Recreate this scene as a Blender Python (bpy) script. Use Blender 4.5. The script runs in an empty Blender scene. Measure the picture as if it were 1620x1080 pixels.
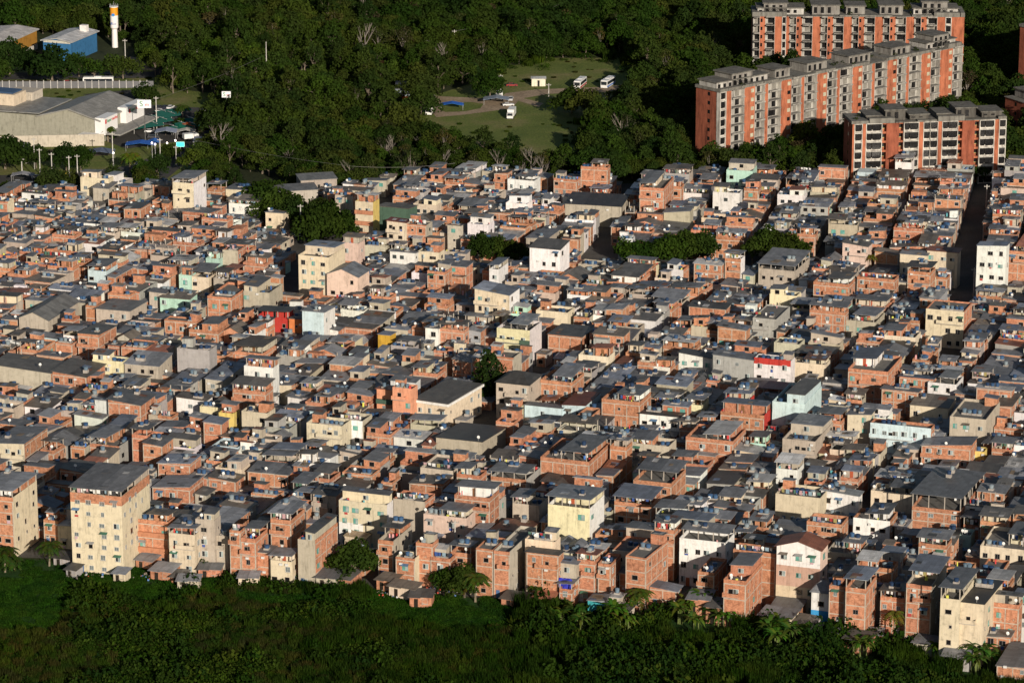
import bpy, math, random
import numpy as np
from mathutils import Vector
R = math.radians
rng = random.Random(7)
sc = bpy.context.scene
COL = sc.collection
# ------------------------------------------------------------------ camera
F, PITCH, CH = 5700.0, R(16), 282.0      # focal length in photo pixels, tilt, height in metres
CP, SP = math.cos(PITCH), math.sin(PITCH)
cam = bpy.data.cameras.new('camera'); cam.sensor_width = 36; cam.lens = 36*F/1620
cam.clip_start = 5; cam.clip_end = 12000
co = bpy.data.objects.new('camera', cam); COL.objects.link(co)
co.location = (0, 0, CH); co.rotation_euler = (math.pi/2-PITCH, 0, 0); sc.camera = co
def proj(x, y, z=0.0):
    dz = z-CH; dep = y*CP-dz*SP; up = y*SP+dz*CP
    return 810+F*x/dep, 540-F*up/dep
def at(px, py, z=0.0):
    a = (px-810)/F; b = (540-py)/F
    dx, dy, dz = a, CP+b*SP, -SP+b*CP
    t = (z-CH)/dz
    return dx*t, dy*t
# directions of the alleys: u runs away from the camera, v to the right
def axes(x, y, az=None):
    if az is None:
        px, py = proj(x, y, 0)
        az = 13.5 if px > 880 and py < 428 else 17 if px < 470 else 19.5
    az = R(az); return (math.sin(az), math.cos(az)), (math.cos(az), -math.sin(az))
# ------------------------------------------------------------------ materials
MATS = {}
def nodes(name):
    m = bpy.data.materials.new(name); m.use_nodes = True
    nt = m.node_tree; nt.nodes.clear()
    o = nt.nodes.new('ShaderNodeOutputMaterial'); b = nt.nodes.new('ShaderNodeBsdfPrincipled')
    nt.links.new(b.outputs[0], o.inputs[0]); b.inputs['Roughness'].default_value = .9
    b.inputs['Specular IOR Level'].default_value = .2
    MATS[name] = m
    return m, nt, b
def N(nt, t, **kw):
    n = nt.nodes.new(t)
    for k, v in kw.items(): setattr(n, k, v)
    return n
def mulc(nt, a, b, fac=1.0, mode='MULTIPLY'):
    n = N(nt, 'ShaderNodeMix', data_type='RGBA', blend_type=mode); n.inputs[0].default_value = fac
    for s, v in ((6, a), (7, b)):
        if hasattr(v, 'links') or hasattr(v, 'is_linked'): nt.links.new(v, n.inputs[s])
        else: n.inputs[s].default_value = (*v, 1)
    return n.outputs[2]
def ramp(nt, src, stops):
    r = N(nt, 'ShaderNodeValToRGB'); nt.links.new(src, r.inputs[0])
    while len(r.color_ramp.elements) < len(stops): r.color_ramp.elements.new(.5)
    for e, (p, c) in zip(r.color_ramp.elements, stops):
        e.position = p; e.color = (*c, 1) if len(c) == 3 else c
    return r.outputs[0]
def g(v): return (v, v, v)
def noise(nt, vec, scale, detail=4, rough=.6):
    n = N(nt, 'ShaderNodeTexNoise'); n.inputs['Scale'].default_value = scale
    n.inputs['Detail'].default_value = detail; n.inputs['Roughness'].default_value = rough
    if vec is not None: nt.links.new(vec, n.inputs['Vector'])
    return n.outputs[0]
def mapv(nt, vec, sx, sy, sz):
    n = N(nt, 'ShaderNodeMapping'); n.inputs['Scale'].default_value = (sx, sy, sz)
    nt.links.new(vec, n.inputs[0]); return n.outputs[0]
def tint(nt): return N(nt, 'ShaderNodeAttribute', attribute_name='tint').outputs['Color']
def pos(nt): return N(nt, 'ShaderNodeNewGeometry').outputs['Position']
def uv(nt): return N(nt, 'ShaderNodeUVMap', uv_map='UVMap').outputs[0]
def bump(nt, b, h, s, d=.05):
    n = N(nt, 'ShaderNodeBump'); n.inputs['Strength'].default_value = s; n.inputs['Distance'].default_value = d
    nt.links.new(h, n.inputs['Height']); nt.links.new(n.outputs[0], b.inputs['Normal'])
# bare hollow clay block
m, nt, b = nodes('brick')
bt = N(nt, 'ShaderNodeTexBrick'); nt.links.new(uv(nt), bt.inputs[0])
bt.inputs['Scale'].default_value = 1; bt.inputs['Brick Width'].default_value = .42; bt.inputs['Row Height'].default_value = .23
bt.inputs['Mortar Size'].default_value = .018; bt.inputs['Color1'].default_value = (1.12, 1.1, 1.08, 1)
bt.inputs['Color2'].default_value = (.78, .74, .72, 1); bt.inputs['Mortar'].default_value = (.86, 1.05, 1.15, 1)
p_ = pos(nt)
c = mulc(nt, tint(nt), bt.outputs[0])
c = mulc(nt, c, ramp(nt, noise(nt, p_, 1.1), [(.3, (.62, .6, .6)), (.5, g(1)), (.72, (1.18, 1.22, 1.26))]))
c = mulc(nt, c, ramp(nt, noise(nt, mapv(nt, p_, 1.3, 1.3, .22), 1.1, 5, .7), [(.30, (.42, .42, .42)), (.46, g(1))]), .8)
sm_ = ramp(nt, noise(nt, p_, .8, 5, .7), [(.60, g(0)), (.66, g(.85))])
mx_ = N(nt, 'ShaderNodeMix', data_type='RGBA'); nt.links.new(sm_, mx_.inputs[0]); nt.links.new(c, mx_.inputs[6]); mx_.inputs[7].default_value = (.40, .34, .27, 1); c = mx_.outputs[2]
nt.links.new(c, b.inputs[0])
# painted or bare render, with rain streaks
m, nt, b = nodes('plaster')
p_ = pos(nt)
c = mulc(nt, tint(nt), ramp(nt, noise(nt, p_, .7, 6, .7), [(.28, g(.62)), (.45, g(.92)), (.6, g(1)), (.75, g(1.08))]))
c = mulc(nt, c, ramp(nt, noise(nt, mapv(nt, p_, 1.6, 1.6, .16), 1.0, 5, .75), [(.30, (.36, .36, .35)), (.44, (.9, .89, .87)), (.6, g(1))]), .75)
nt.links.new(c, b.inputs[0])
m, nt, b = nodes('concrete')
c = mulc(nt, tint(nt), ramp(nt, noise(nt, pos(nt), .9, 6, .75), [(.3, g(.5)), (.5, g(.95)), (.75, g(1.15))]))
nt.links.new(c, b.inputs[0])
# corrugated sheet roofs
m, nt, b = nodes('roof_sheet')
u_ = uv(nt)
bt = N(nt, 'ShaderNodeTexBrick'); nt.links.new(u_, bt.inputs[0]); bt.offset = 0
bt.inputs['Scale'].default_value = 1; bt.inputs['Brick Width'].default_value = 1.05; bt.inputs['Row Height'].default_value = 2.3
bt.inputs['Mortar Size'].default_value = .025; bt.inputs['Color1'].default_value = (1.18, 1.18, 1.18, 1)
bt.inputs['Color2'].default_value = (.78, .78, .78, 1); bt.inputs['Mortar'].default_value = (.6, .6, .6, 1)
p_ = pos(nt)
c = mulc(nt, tint(nt), bt.outputs[0])
c = mulc(nt, c, ramp(nt, noise(nt, p_, .5, 6, .75), [(.25, (.45, .40, .36)), (.42, (.85, .84, .82)), (.55, g(1)), (.74, (1.4, 1.38, 1.34))]))
w_ = N(nt, 'ShaderNodeTexWave'); w_.inputs['Scale'].default_value = 1.8; nt.links.new(u_, w_.inputs[0])
bump(nt, b, w_.outputs[1], .5, .04)
b.inputs['Roughness'].default_value = .5; b.inputs['Specular IOR Level'].default_value = .45
nt.links.new(c, b.inputs[0])
def plain(name, rough=.6, spec=.3, metal=0, n=(.85, 1.1), sc_=2.0):
    m, nt, b = nodes(name)
    c = mulc(nt, tint(nt), ramp(nt, noise(nt, pos(nt), sc_, 4), [(.3, g(n[0])), (.7, g(n[1]))]))
    nt.links.new(c, b.inputs[0]); b.inputs['Roughness'].default_value = rough
    b.inputs['Specular IOR Level'].default_value = spec; b.inputs['Metallic'].default_value = metal
    return b
plain('plastic', .45); plain('paint', .35, .5, n=(.95, 1.03)); plain('cloth', .95, .1)
plain('glass', .15, .6, n=(.7, 1.3), sc_=.8); plain('metal', .5, .5, .3); plain('bark', .95, .1, n=(.6, 1.3), sc_=1.2)
# weathered brutalist concrete of the empty blocks
m, nt, b = nodes('old_paint')
p_ = pos(nt)
c = mulc(nt, tint(nt), ramp(nt, noise(nt, mapv(nt, p_, .7, .7, .12), 1.0, 6, .75), [(.3, (.25, .24, .25)), (.45, (.72, .7, .7)), (.56, g(1)), (.7, g(1.1))]), .95)
c = mulc(nt, c, ramp(nt, noise(nt, p_, .35, 5, .7), [(.3, g(.78)), (.65, g(1.1))]))
nt.links.new(c, b.inputs[0])
# foliage
def leafmat(name, trans):
    m = bpy.data.materials.new(name); m.use_nodes = True; nt = m.node_tree; nt.nodes.clear(); MATS[name] = m
    o = N(nt, 'ShaderNodeOutputMaterial'); d = N(nt, 'ShaderNodeBsdfDiffuse'); t = N(nt, 'ShaderNodeBsdfTranslucent')
    mx = N(nt, 'ShaderNodeMixShader'); mx.inputs[0].default_value = trans
    oi = N(nt, 'ShaderNodeObjectInfo')
    vr = ramp(nt, oi.outputs['Random'], [(0, (.55, .68, .62)), (.3, (.9, 1, .95)), (.5, (1.12, 1.02, .85)), (.68, (.7, .95, .6)), (.85, (1.1, 1.25, .85)), (1, (1.25, 1.2, 1.0))])
    c = mulc(nt, mulc(nt, tint(nt), g(.74)), vr)
    c = mulc(nt, c, ramp(nt, noise(nt, pos(nt), .06, 3), [(.35, (.8, .85, .9)), (.65, (1.25, 1.12, .9))]))
    nt.links.new(c, d.inputs[0]); nt.links.new(c, t.inputs[0])
    nt.links.new(d.outputs[0], mx.inputs[1]); nt.links.new(t.outputs[0], mx.inputs[2]); nt.links.new(mx.outputs[0], o.inputs[0])
leafmat('leaf', .22)
def ground_mat(name, stops, scale, s2=None, bumpd=0):
    m, nt, b = nodes(name)
    p_ = pos(nt)
    c = ramp(nt, noise(nt, p_, scale, 8, .65), stops)
    c = mulc(nt, c, ramp(nt, noise(nt, p_, s2 or scale*14, 4, .7), [(.3, g(.6)), (.7, g(1.35))]))
    nt.links.new(c, b.inputs[0])
    if bumpd: bump(nt, b, noise(nt, p_, s2 or scale*14, 4, .7), 1, bumpd)
ground_mat('forest_floor', [(.3, (.02, .026, .010)), (.6, (.035, .045, .016)), (.8, (.06, .055, .03))], .04)
ground_mat('alley_ground', [(.3, (.05, .048, .045)), (.6, (.09, .085, .08)), (.8, (.13, .12, .105))], .08, 2)
ground_mat('grass_ground', [(.3, (.075, .11, .022)), (.5, (.12, .15, .034)), (.62, (.17, .165, .06)), (.75, (.27, .22, .12))], .05, 1.2, .3)
ground_mat('dirt_ground', [(.3, (.22, .165, .11)), (.6, (.34, .26, .18)), (.8, (.42, .34, .25))], .12, 1)
ground_mat('asphalt_ground', [(.3, (.045, .044, .043)), (.7, (.075, .072, .07))], .1, 2)
ground_mat('marsh_ground', [(.3, (.012, .040, .006)), (.6, (.020, .060, .009)), (.8, (.030, .072, .012))], .05, .9, .5)
ground_mat('dry_ground', [(.3, (.07, .065, .03)), (.6, (.13, .10, .06)), (.8, (.17, .13, .09))], .08, 1)
def emis(name, col, s):
    m, nt, b = nodes(name); b.inputs['Emission Color'].default_value = (*col, 1); b.inputs['Emission Strength'].default_value = s
    b.inputs[0].default_value = (*col, 1)
emis('lit_screen', (.05, .9, .75), 1.2); emis('lit_lamp', (1, .85, .75), 5)
# ------------------------------------------------------------------ mesh builder
class MB:
    def __init__(s, xf=None):
        s.v = []; s.f = []; s.m = []; s.t = []; s.uv = []; s.xf = xf
    def quad(s, P, mat, t, U=None):
        i = len(s.v)
        if s.xf:
            ox, oy, ux, uy, vx, vy = s.xf      # local x along v, local y along u
            P = [(ox+p[0]*vx+p[1]*ux, oy+p[0]*vy+p[1]*uy, p[2]) for p in P]
        s.v.extend(P); n = len(P); s.f.append(tuple(range(i, i+n))); s.m.append(mat); s.t.append(t)
        s.uv.extend(U if U else [(0, 0)]*n)
    def box(s, x0, y0, z0, x1, y1, z1, mat, t, bottom=False, top=True):
        q = s.quad
        q([(x0, y0, z0), (x1, y0, z0), (x1, y0, z1), (x0, y0, z1)], mat, t, [(x0, z0), (x1, z0), (x1, z1), (x0, z1)])
        q([(x1, y0, z0), (x1, y1, z0), (x1, y1, z1), (x1, y0, z1)], mat, t, [(y0, z0), (y1, z0), (y1, z1), (y0, z1)])
        q([(x1, y1, z0), (x0, y1, z0), (x0, y1, z1), (x1, y1, z1)], mat, t, [(x1, z0), (x0, z0), (x0, z1), (x1, z1)])
        q([(x0, y1, z0), (x0, y0, z0), (x0, y0, z1), (x0, y1, z1)], mat, t, [(y1, z0), (y0, z0), (y0, z1), (y1, z1)])
        if top: q([(x0, y0, z1), (x1, y0, z1), (x1, y1, z1), (x0, y1, z1)], mat, t, [(x0, y0), (x1, y0), (x1, y1), (x0, y1)])
        if bottom: q([(x0, y1, z0), (x1, y1, z0), (x1, y0, z0), (x0, y0, z0)], mat, t, [(x0, y1), (x1, y1), (x1, y0), (x0, y0)])
    def slab(s, x0, y0, x1, y1, zs, th, mat, t, flip=False):
        a, b_, c_, d_ = zs; t_lit = tuple(min(.6, q*1.9) for q in t)  # side faces get a paler tint: sunlit sheet edges painted into the colour
        P = [(x0, y0, a), (x1, y0, b_), (x1, y1, c_), (x0, y1, d_)]
        U = [(x0, y0), (x1, y0), (x1, y1), (x0, y1)]
        if flip: U = [(q[1], q[0]) for q in U]
        s.quad(P, mat, t, U)
        L = [(p[0], p[1], p[2]-th) for p in P]
        s.quad(L[::-1], mat, t, U[::-1])
        for i in range(4):
            j = (i+1) % 4
            s.quad([L[i], L[j], P[j], P[i]], mat, t_lit)
    def cyl(s, x, y, z0, z1, r0, r1, n, mat, t, cap=True):
        A = [(math.cos(2*math.pi*k/n), math.sin(2*math.pi*k/n)) for k in range(n)]
        for k in range(n):
            a, b_ = A[k], A[(k+1) % n]
            s.quad([(x+a[0]*r0, y+a[1]*r0, z0), (x+b_[0]*r0, y+b_[1]*r0, z0), (x+b_[0]*r1, y+b_[1]*r1, z1), (x+a[0]*r1, y+a[1]*r1, z1)], mat, t)
        if cap: s.quad([(x+a[0]*r1, y+a[1]*r1, z1) for a in A], mat, t)
    def tube(s, pts, rad, n, mat, t):
        rings = []
        for i, p in enumerate(pts):
            p = Vector(p); q = Vector(pts[min(i+1, len(pts)-1)]); o = Vector(pts[max(i-1, 0)])
            d = (q-o).normalized(); a = d.orthogonal().normalized(); b_ = d.cross(a)
            rings.append([p+(a*math.cos(2*math.pi*k/n)+b_*math.sin(2*math.pi*k/n))*rad[i] for k in range(n)])
        for i in range(len(rings)-1):
            for k in range(n):
                s.quad([tuple(rings[i][k]), tuple(rings[i][(k+1) % n]), tuple(rings[i+1][(k+1) % n]), tuple(rings[i+1][k])], mat, t)
    def mesh(s, name):
        me = bpy.data.meshes.new(name)
        me.from_pydata(s.v, [], s.f)
        names = list(dict.fromkeys(s.m)); ix = {k: i for i, k in enumerate(names)}
        for k in names: me.materials.append(MATS[k])
        me.polygons.foreach_set('material_index', [ix[k] for k in s.m])
        l = me.uv_layers.new(name='UVMap'); l.data.foreach_set('uv', np.array(s.uv, dtype=np.float32).ravel())
        a = me.attributes.new('tint', 'FLOAT_VECTOR', 'FACE'); a.data.foreach_set('vector', np.array(s.t, dtype=np.float32).ravel())
        me.update(); return me
    def build(s, name, parent=None, loc=None, rz=0):
        if not s.f: return None
        return link(name, s.mesh(name), parent, loc, rz)
def link(name, data, parent=None, loc=None, rz=0):
    o = bpy.data.objects.new(name, data); COL.objects.link(o)
    if parent: o.parent = parent
    if loc: o.location = loc
    if rz: o.rotation_euler = (0, 0, rz)
    return o
def tag(o, label=None, cat=None, group=None, kind=None):
    if o is None: return o
    if label: o['label'] = label
    if cat: o['category'] = cat
    if group: o['group'] = group
    if kind: o['kind'] = kind
    return o
def empty(name, x, y, z=0, rz=0):
    return link(name, None, None, (x, y, z), rz)
def rz_of(u): return math.atan2(-u[0], u[1])      # rotation so that local +y points along u
def dup(root, loc, rz=None, scale=None):
    c = root.copy(); COL.objects.link(c); c.location = loc
    if rz is not None: c.rotation_euler = (0, 0, rz)
    if scale: c.scale = scale if hasattr(scale, '__len__') else (scale,)*3
    for ch in list(root.children):
        k = ch.copy(); COL.objects.link(k); k.parent = c
        for gc in list(ch.children):
            q = gc.copy(); COL.objects.link(q); q.parent = k
    return c
AUTO = []        # (object, base label, x, y, z) waiting for a label that singles it out
def auto(o, base, cat, group, x, y, z=0):
    tag(o, base, cat, group); px, py = proj(x, y, z); AUTO.append((o, base, px, py))
# ------------------------------------------------------------------ houses
PAL = dict(b=('brick', (.48, .215, .125)), c=('plaster', (.46, .41, .335)), g=('plaster', (.38, .37, .355)), w=('plaster', (.76, .75, .73)),
           k=('plaster', (.66, .57, .43)), y=('plaster', (.72, .55, .18)), Y=('plaster', (.74, .67, .44)), p=('plaster', (.70, .33, .20)), P=('plaster', (.66, .50, .42)),
           u=('plaster', (.55, .68, .72)), m=('plaster', (.45, .66, .56)), r=('plaster', (.50, .05, .04)), o=('plaster', (.62, .20, .07)),
           t=('plaster', (.50, .40, .27)), B=('plaster', (.08, .25, .50)), G=('plaster', (.07, .12, .09)), M=('metal', (.40, .42, .44)), O=('plaster', (.60, .36, .05)))
WNAME = dict(b='bare brick', c='bare cement', g='grey', w='white', k='cream', y='yellow', Y='pale yellow', p='salmon pink', P='pale pink', u='pale blue',
             m='mint green', r='red', o='orange', t='tan', B='blue', G='dark green', M='metal clad', O='mustard')
KIND = dict(b='brick_house', c='cement_house', g='cement_house', M='metal_clad_house')
ROOFC = [((.142, .146, .155), 34), ((.195, .203, .222), 28), ((.10, .096, .09), 20), ((.16, .18, .225), 12), ((.42, .42, .42), 8), ((.135, .115, .095), 12), ((.25, .10, .06), 3)]
def roofcol(r):
    c = r.choices([a for a, _ in ROOFC], [b for _, b in ROOFC])[0]; k = r.uniform(.68, 1.3)
    return tuple(x*k for x in c)
def vary(c, r, a=.12):
    k = r.uniform(1-a, 1+a); return tuple(x*k*r.uniform(1-a*.3, 1+a*.3) for x in c)
BLUE = [(.035, .08, .17), (.05, .11, .22), (.13, .19, .25), (.022, .045, .10), (.23, .28, .31)]
WIN = {}
def window_proto(k, w, h, fr, pane, style):
    a = MB(); b_ = MB()
    t = .06
    a.box(-w/2-t, -.07, -t, w/2+t, 0, 0, 'paint', fr, True); a.box(-w/2-t, -.07, h, w/2+t, 0, h+t, 'paint', fr, True)
    a.box(-w/2-t, -.07, 0, -w/2, 0, h, 'paint', fr); a.box(w/2, -.07, 0, w/2+t, 0, h, 'paint', fr)
    a.box(-w/2-.12, -.16, -t-.07, w/2+.12, 0, -t, 'concrete', (.42, .38, .33), True)
    if style != 'open': a.box(-.03, -.05, 0, .03, -.02, h, 'paint', fr)
    b_.box(-w/2, -.03, 0, w/2, -.002, h, 'glass', pane)
    if style == 'half': b_.box(0, -.06, 0.02, w/2, -.035, h-.02, 'glass', (.30, .36, .36))
    if style == 'louver':
        for i in range(5): b_.box(-w/2, -.055, .05+i*h/5, w/2, -.035, .12+i*h/5, 'glass', (.35, .4, .4))
    WIN[k] = (a, b_, a.mesh('window'), b_.mesh('pane'))
window_proto('slide', 1.25, 1.1, (.55, .55, .53), (.025, .03, .035), 'half')
window_proto('dark', 1.2, 1.15, (.20, .19, .18), (.012, .013, .015), 'plain')
window_proto('green', 1.3, 1.1, (.10, .30, .24), (.12, .32, .28), 'half')
window_proto('white', 1.2, 1.2, (.7, .7, .68), (.03, .035, .04), 'half')
window_proto('small', .6, .6, (.42, .38, .34), (.015, .015, .017), 'open')
window_proto('hole', 1.15, 1.05, (.36, .31, .26), (.010, .010, .011), 'open')
window_proto('louver', 1.0, 1.0, (.5, .5, .5), (.05, .06, .06), 'louver')
WK = list(WIN)
def put_pairs(mb, arr, x, y, z, side):
    for P, t, m_, U in zip([[arr.v[i] for i in f] for f in arr.f], arr.t, arr.m, [None]*len(arr.f)):
        if side == 'f': Q = [(x+p[0], y+p[1], z+p[2]) for p in P]
        elif side == 'r': Q = [(x-p[1], y+p[0], z+p[2]) for p in P]
        elif side == 'l': Q = [(x+p[1], y-p[0], z+p[2]) for p in P]
        mb.quad(Q, m_, t)
TANKS, DISHES, LINES = [], [], []
class Solo:          # every part becomes an object under the house
    def __init__(s, root, xy, u, v): s.root = root; s.parts = []; s.o = xy; s.u = u; s.v = v; s.objs = {}; s.nw = 0
    def mb(s, name, parent=None):
        m_ = MB(); s.parts.append((name, m_, parent)); return m_
    def w2(s, x, y): return s.o[0]+x*s.v[0]+y*s.u[0], s.o[1]+x*s.v[1]+y*s.u[1]
    def window(s, k, x, y, z, side):
        if s.nw > 96: return
        s.nw += 1
        o = link('window', WIN[k][2], s.root, (x, y, z), {'f': 0, 'r': math.pi/2, 'l': -math.pi/2}[side]); o.scale = (rng.uniform(.7, 1.2), 1, rng.uniform(.8, 1.15))
        link('pane', WIN[k][3], o)
    def done(s):
        d = {}
        for name, m_, par in s.parts:
            p = d.get(par, s.root) if par else s.root
            o = m_.build(name, p)
            if o: d[name] = o
class Bulk:          # the far houses are gathered into one object
    def __init__(s, mb, xy, u, v): s.M = mb; mb.xf = None; s.o = xy; s.u = u; s.v = v
    def mb(s, name, parent=None):
        s.M.xf = (s.o[0], s.o[1], s.u[0], s.u[1], s.v[0], s.v[1]); return s.M
    def w2(s, x, y): return s.o[0]+x*s.v[0]+y*s.u[0], s.o[1]+x*s.v[1]+y*s.u[1]
    def window(s, k, x, y, z, side):
        w = {'small': .35}.get(k, .62); M_ = s.mb('')
        t = WIN[k][1].t[0]
        def q(a, b_, c, d, off, m_, tt):
            if side == 'f': M_.quad([(x+a, y-off, z+b_), (x+c, y-off, z+b_), (x+c, y-off, z+d), (x+a, y-off, z+d)], m_, tt)
            else: M_.quad([(x+off, y+a, z+b_), (x+off, y+c, z+b_), (x+off, y+c, z+d), (x+off, y+a, z+d)], m_, tt)
        q(-w-.07, -.07, w+.07, 2*w*.9+.07, .02, 'paint', WIN[k][0].t[0]); q(-w, 0, w, 2*w*.9, .04, 'glass', t)
    def done(s): pass
FR = (.46, .39, .32)
def house(S, sp):
    """sp: w d H n f s top seed near"""
    r = random.Random(sp['seed']); w, d, H, n = sp['w'], sp['d'], sp['H'], sp['n']; near = sp['near']
    fm, fc = PAL[sp['f']]; sm, scol = PAL[sp['s']]
    fc = vary(fc, r, .08 if sp.get('mark') else .17); scol = fc if sp['s'] == sp['f'] else vary(scol, r)
    hs = H/n; top = sp['top']
    rc = tuple(q*.78 for q in sp['rc']) if sp.get('rc') else roofcol(r); sl = r.uniform(.03, .11)
    W = S.mb('wall')
    def walls(M_, x0, y0, x1, y1, z0, zt, fm=fm, fc=fc, sm=sm, sc_=scol, cap=None):
        a, b_, c_, d_ = zt
        M_.quad([(x0, y0, z0), (x1, y0, z0), (x1, y0, b_), (x0, y0, a)], fm, fc, [(x0, z0), (x1, z0), (x1, b_), (x0, a)])
        M_.quad([(x1, y0, z0), (x1, y1, z0), (x1, y1, c_), (x1, y0, b_)], sm, sc_, [(y0, z0), (y1, z0), (y1, c_), (y0, b_)])
        M_.quad([(x1, y1, z0), (x0, y1, z0), (x0, y1, d_), (x1, y1, c_)], sm, sc_, [(x1, z0), (x0, z0), (x0, d_), (x1, c_)])
        M_.quad([(x0, y1, z0), (x0, y0, z0), (x0, y0, a), (x0, y1, d_)], sm, sc_, [(y1, z0), (y0, z0), (y0, a), (y1, d_)])
        if cap is not None: M_.quad([(x0, y0, cap), (x1, y0, cap), (x1, y1, cap), (x0, y1, cap)], 'concrete', (.17, .165, .155))
    def rect_roof(x0, y0, x1, y1, zl, slope=None, dirn=None, oh=.4, name='roof', col=None, par=None):
        dirn = dirn or r.choices('fblr', [4, 3, 2, 2])[0]; slope = sl if slope is None else slope
        ln = (y1-y0) if dirn in 'fb' else (x1-x0); hi = zl+max(.25, ln*slope)
        z = {'f': (zl, zl, hi, hi), 'b': (hi, hi, zl, zl), 'l': (zl, hi, hi, zl), 'r': (hi, zl, zl, hi)}[dirn]
        o = [oh*r.uniform(.4, 1.2) for _ in range(4)]
        # carry the slope into the overhang
        kx = (z[1]-z[0])/(x1-x0); ky = (z[3]-z[0])/(y1-y0)
        X0, Y0, X1, Y1 = x0-o[0], y0-o[1], x1+o[2], y1+o[3]
        f = lambda X, Y: z[0]+kx*(X-x0)+ky*(Y-y0)+.10
        Rf = S.mb(name, par)
        c = col or rc
        # laid in two or three runs of sheets, one a little newer than the rest
        k = 1 if (X1-X0) < 4 else r.choice([1, 2, 2, 3])
        xs = [X0+(X1-X0)*i/k for i in range(k+1)]
        if k > 1: xs[1] += r.uniform(-1, 1)*.8
        for i in range(k):
            kq = 1 if r.random() < .55 else r.uniform(.65, 1.45); cc = tuple(q*kq for q in c)
            dz = .03*(i % 2)
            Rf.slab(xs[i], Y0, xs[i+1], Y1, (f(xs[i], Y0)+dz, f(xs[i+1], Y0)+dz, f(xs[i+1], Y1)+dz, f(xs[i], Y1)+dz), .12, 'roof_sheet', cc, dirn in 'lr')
        if r.random() < .5:      # patches of odd sheets
            for _ in range(r.choice([1, 1, 2, 3])):
                a_, b_ = r.uniform(.9, 2.4), r.uniform(.9, 2.4); px_, py_ = r.uniform(x0, max(x0+.1, x1-a_)), r.uniform(y0, max(y0+.1, y1-b_))
                cc = r.choice([(.16, .07, .04), (.38, .38, .38), (.12, .16, .24), (.05, .05, .05), (.20, .15, .10), tuple(q*1.5 for q in c), tuple(q*.6 for q in c)])
                a_ = min(a_, x1-px_); b_ = min(b_, y1-py_)
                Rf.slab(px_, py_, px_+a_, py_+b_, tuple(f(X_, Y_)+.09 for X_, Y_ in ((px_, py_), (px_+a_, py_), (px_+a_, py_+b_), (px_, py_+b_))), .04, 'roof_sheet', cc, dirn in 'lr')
        return z, f
    def parapet(x0, y0, x1, y1, z0, z1, mat=fm, c=fc, th=.16):
        P = S.mb('parapet')
        P.box(x0, y0, z0, x1, y0+th, z1, mat, c); P.box(x0, y1-th, z0, x1, y1, z1, sm, scol)
        P.box(x0, y0+th, z0, x0+th, y1-th, z1, sm, scol); P.box(x1-th, y0+th, z0, x1, y1-th, z1, sm, scol)
    def posts(x0, y0, x1, y1, z0, f, th=.2):
        k = max(2, int((x1-x0)/3)+1); l = max(2, int((y1-y0)/4)+1)
        pt = {(i, j) for i in range(k) for j in range(l) if i in (0, k-1) or j in (0, l-1)}
        for i, j in sorted(pt):
            x = x0+(x1-x0-th)*i/(k-1); y = y0+(y1-y0-th)*j/(l-1)
            P = S.mb('roof_post'); P.box(x, y, z0, x+th, y+th, f(x+th/2, y+th/2)-.09, 'concrete', (.40, .36, .31), top=False)
    def stuff(x0, y0, x1, y1, z, k):
        for _ in range(k):
            x, y = r.uniform(x0+.3, x1-.3), r.uniform(y0+.3, y1-.3)
            X, Y = S.w2(x, y); a = r.uniform(.2, .6)
            c = r.choice([(.7, .7, .68), (.5, .05, .05), (.05, .15, .45), (.6, .6, .1), (.25, .18, .1), (.6, .3, .3), (.1, .1, .1), (.5, .5, .5), (.1, .35, .4)])
            CL.box(X-a/2, Y-a/2, z, X+a/2, Y+a/2, z+r.uniform(.3, 1.2), 'plastic', c)
    def tanks(x0, y0, x1, y1, z, k, plinth=0):
        if k <= 0 or x1-x0 < 1.2 or y1-y0 < 1.2: return
        row = r.random() < .55; x = r.uniform(x0+.6, max(x0+.61, x1-.6-1.3*(k-1)*row)); y = r.uniform(y0+.6, y1-.6)
        for i in range(k):
            if row and i: x += 1.3
            elif i: x, y = r.uniform(x0+.6, x1-.6), r.uniform(y0+.6, y1-.6)
            if x > x1-.4: break
            if plinth: S.mb('tank_plinth').box(x-.62, y-.62, z-.6, x+.62, y+.62, z+plinth, 'concrete', (.36, .33, .30))
            X, Y = S.w2(x, y); TANKS.append((X, Y, z+plinth, r.uniform(.5, .68), r.uniform(.75, 1.1), r.choice(BLUE), sp['id']))
    def dish(x, y, z):
        X, Y = S.w2(x, y); DISHES.append((X, Y, z))
    def frame(x0, y0, x1, y1, z0, z1, k, sides='fr'):
        if fm != 'brick' and sm != 'brick': return
        P = S.mb('concrete_frame'); lv = [z0+(z1-z0)*i/k for i in range(1, k+1)]; e = .03
        for sd in sides:
            if (sd == 'f' and fm != 'brick') or (sd in 'rl' and sm != 'brick'): continue
            a0, a1 = (x0, x1) if sd == 'f' else (y0, y1)
            m_ = max(1, round((a1-a0)/3.6)); cs = [a0+(a1-a0-.22)*i/m_ for i in range(m_+1)]
            for c in cs:
                if sd == 'f': P.box(c, y0-e, z0, c+.22, y0-.001, z1, 'concrete', FR)
                elif sd == 'r': P.box(x1+.001, c, z0, x1+e, c+.22, z1, 'concrete', FR)
                else: P.box(x0-e, c, z0, x0-.001, c+.22, z1, 'concrete', FR)
            for z in lv:
                if sd == 'f': P.box(x0, y0-e-.01, z-.26, x1, y0-.001, z-.02, 'concrete', FR)
                elif sd == 'r': P.box(x1+.001, y0, z-.26, x1+e+.01, y1, z-.02, 'concrete', FR)
                else: P.box(x0-e-.01, y0, z-.26, x0-.001, y1, z-.02, 'concrete', FR)
    wk = sp.get('wk') or r.choice(['slide', 'dark', 'hole', 'hole', 'white', 'green', 'louver'])
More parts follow.
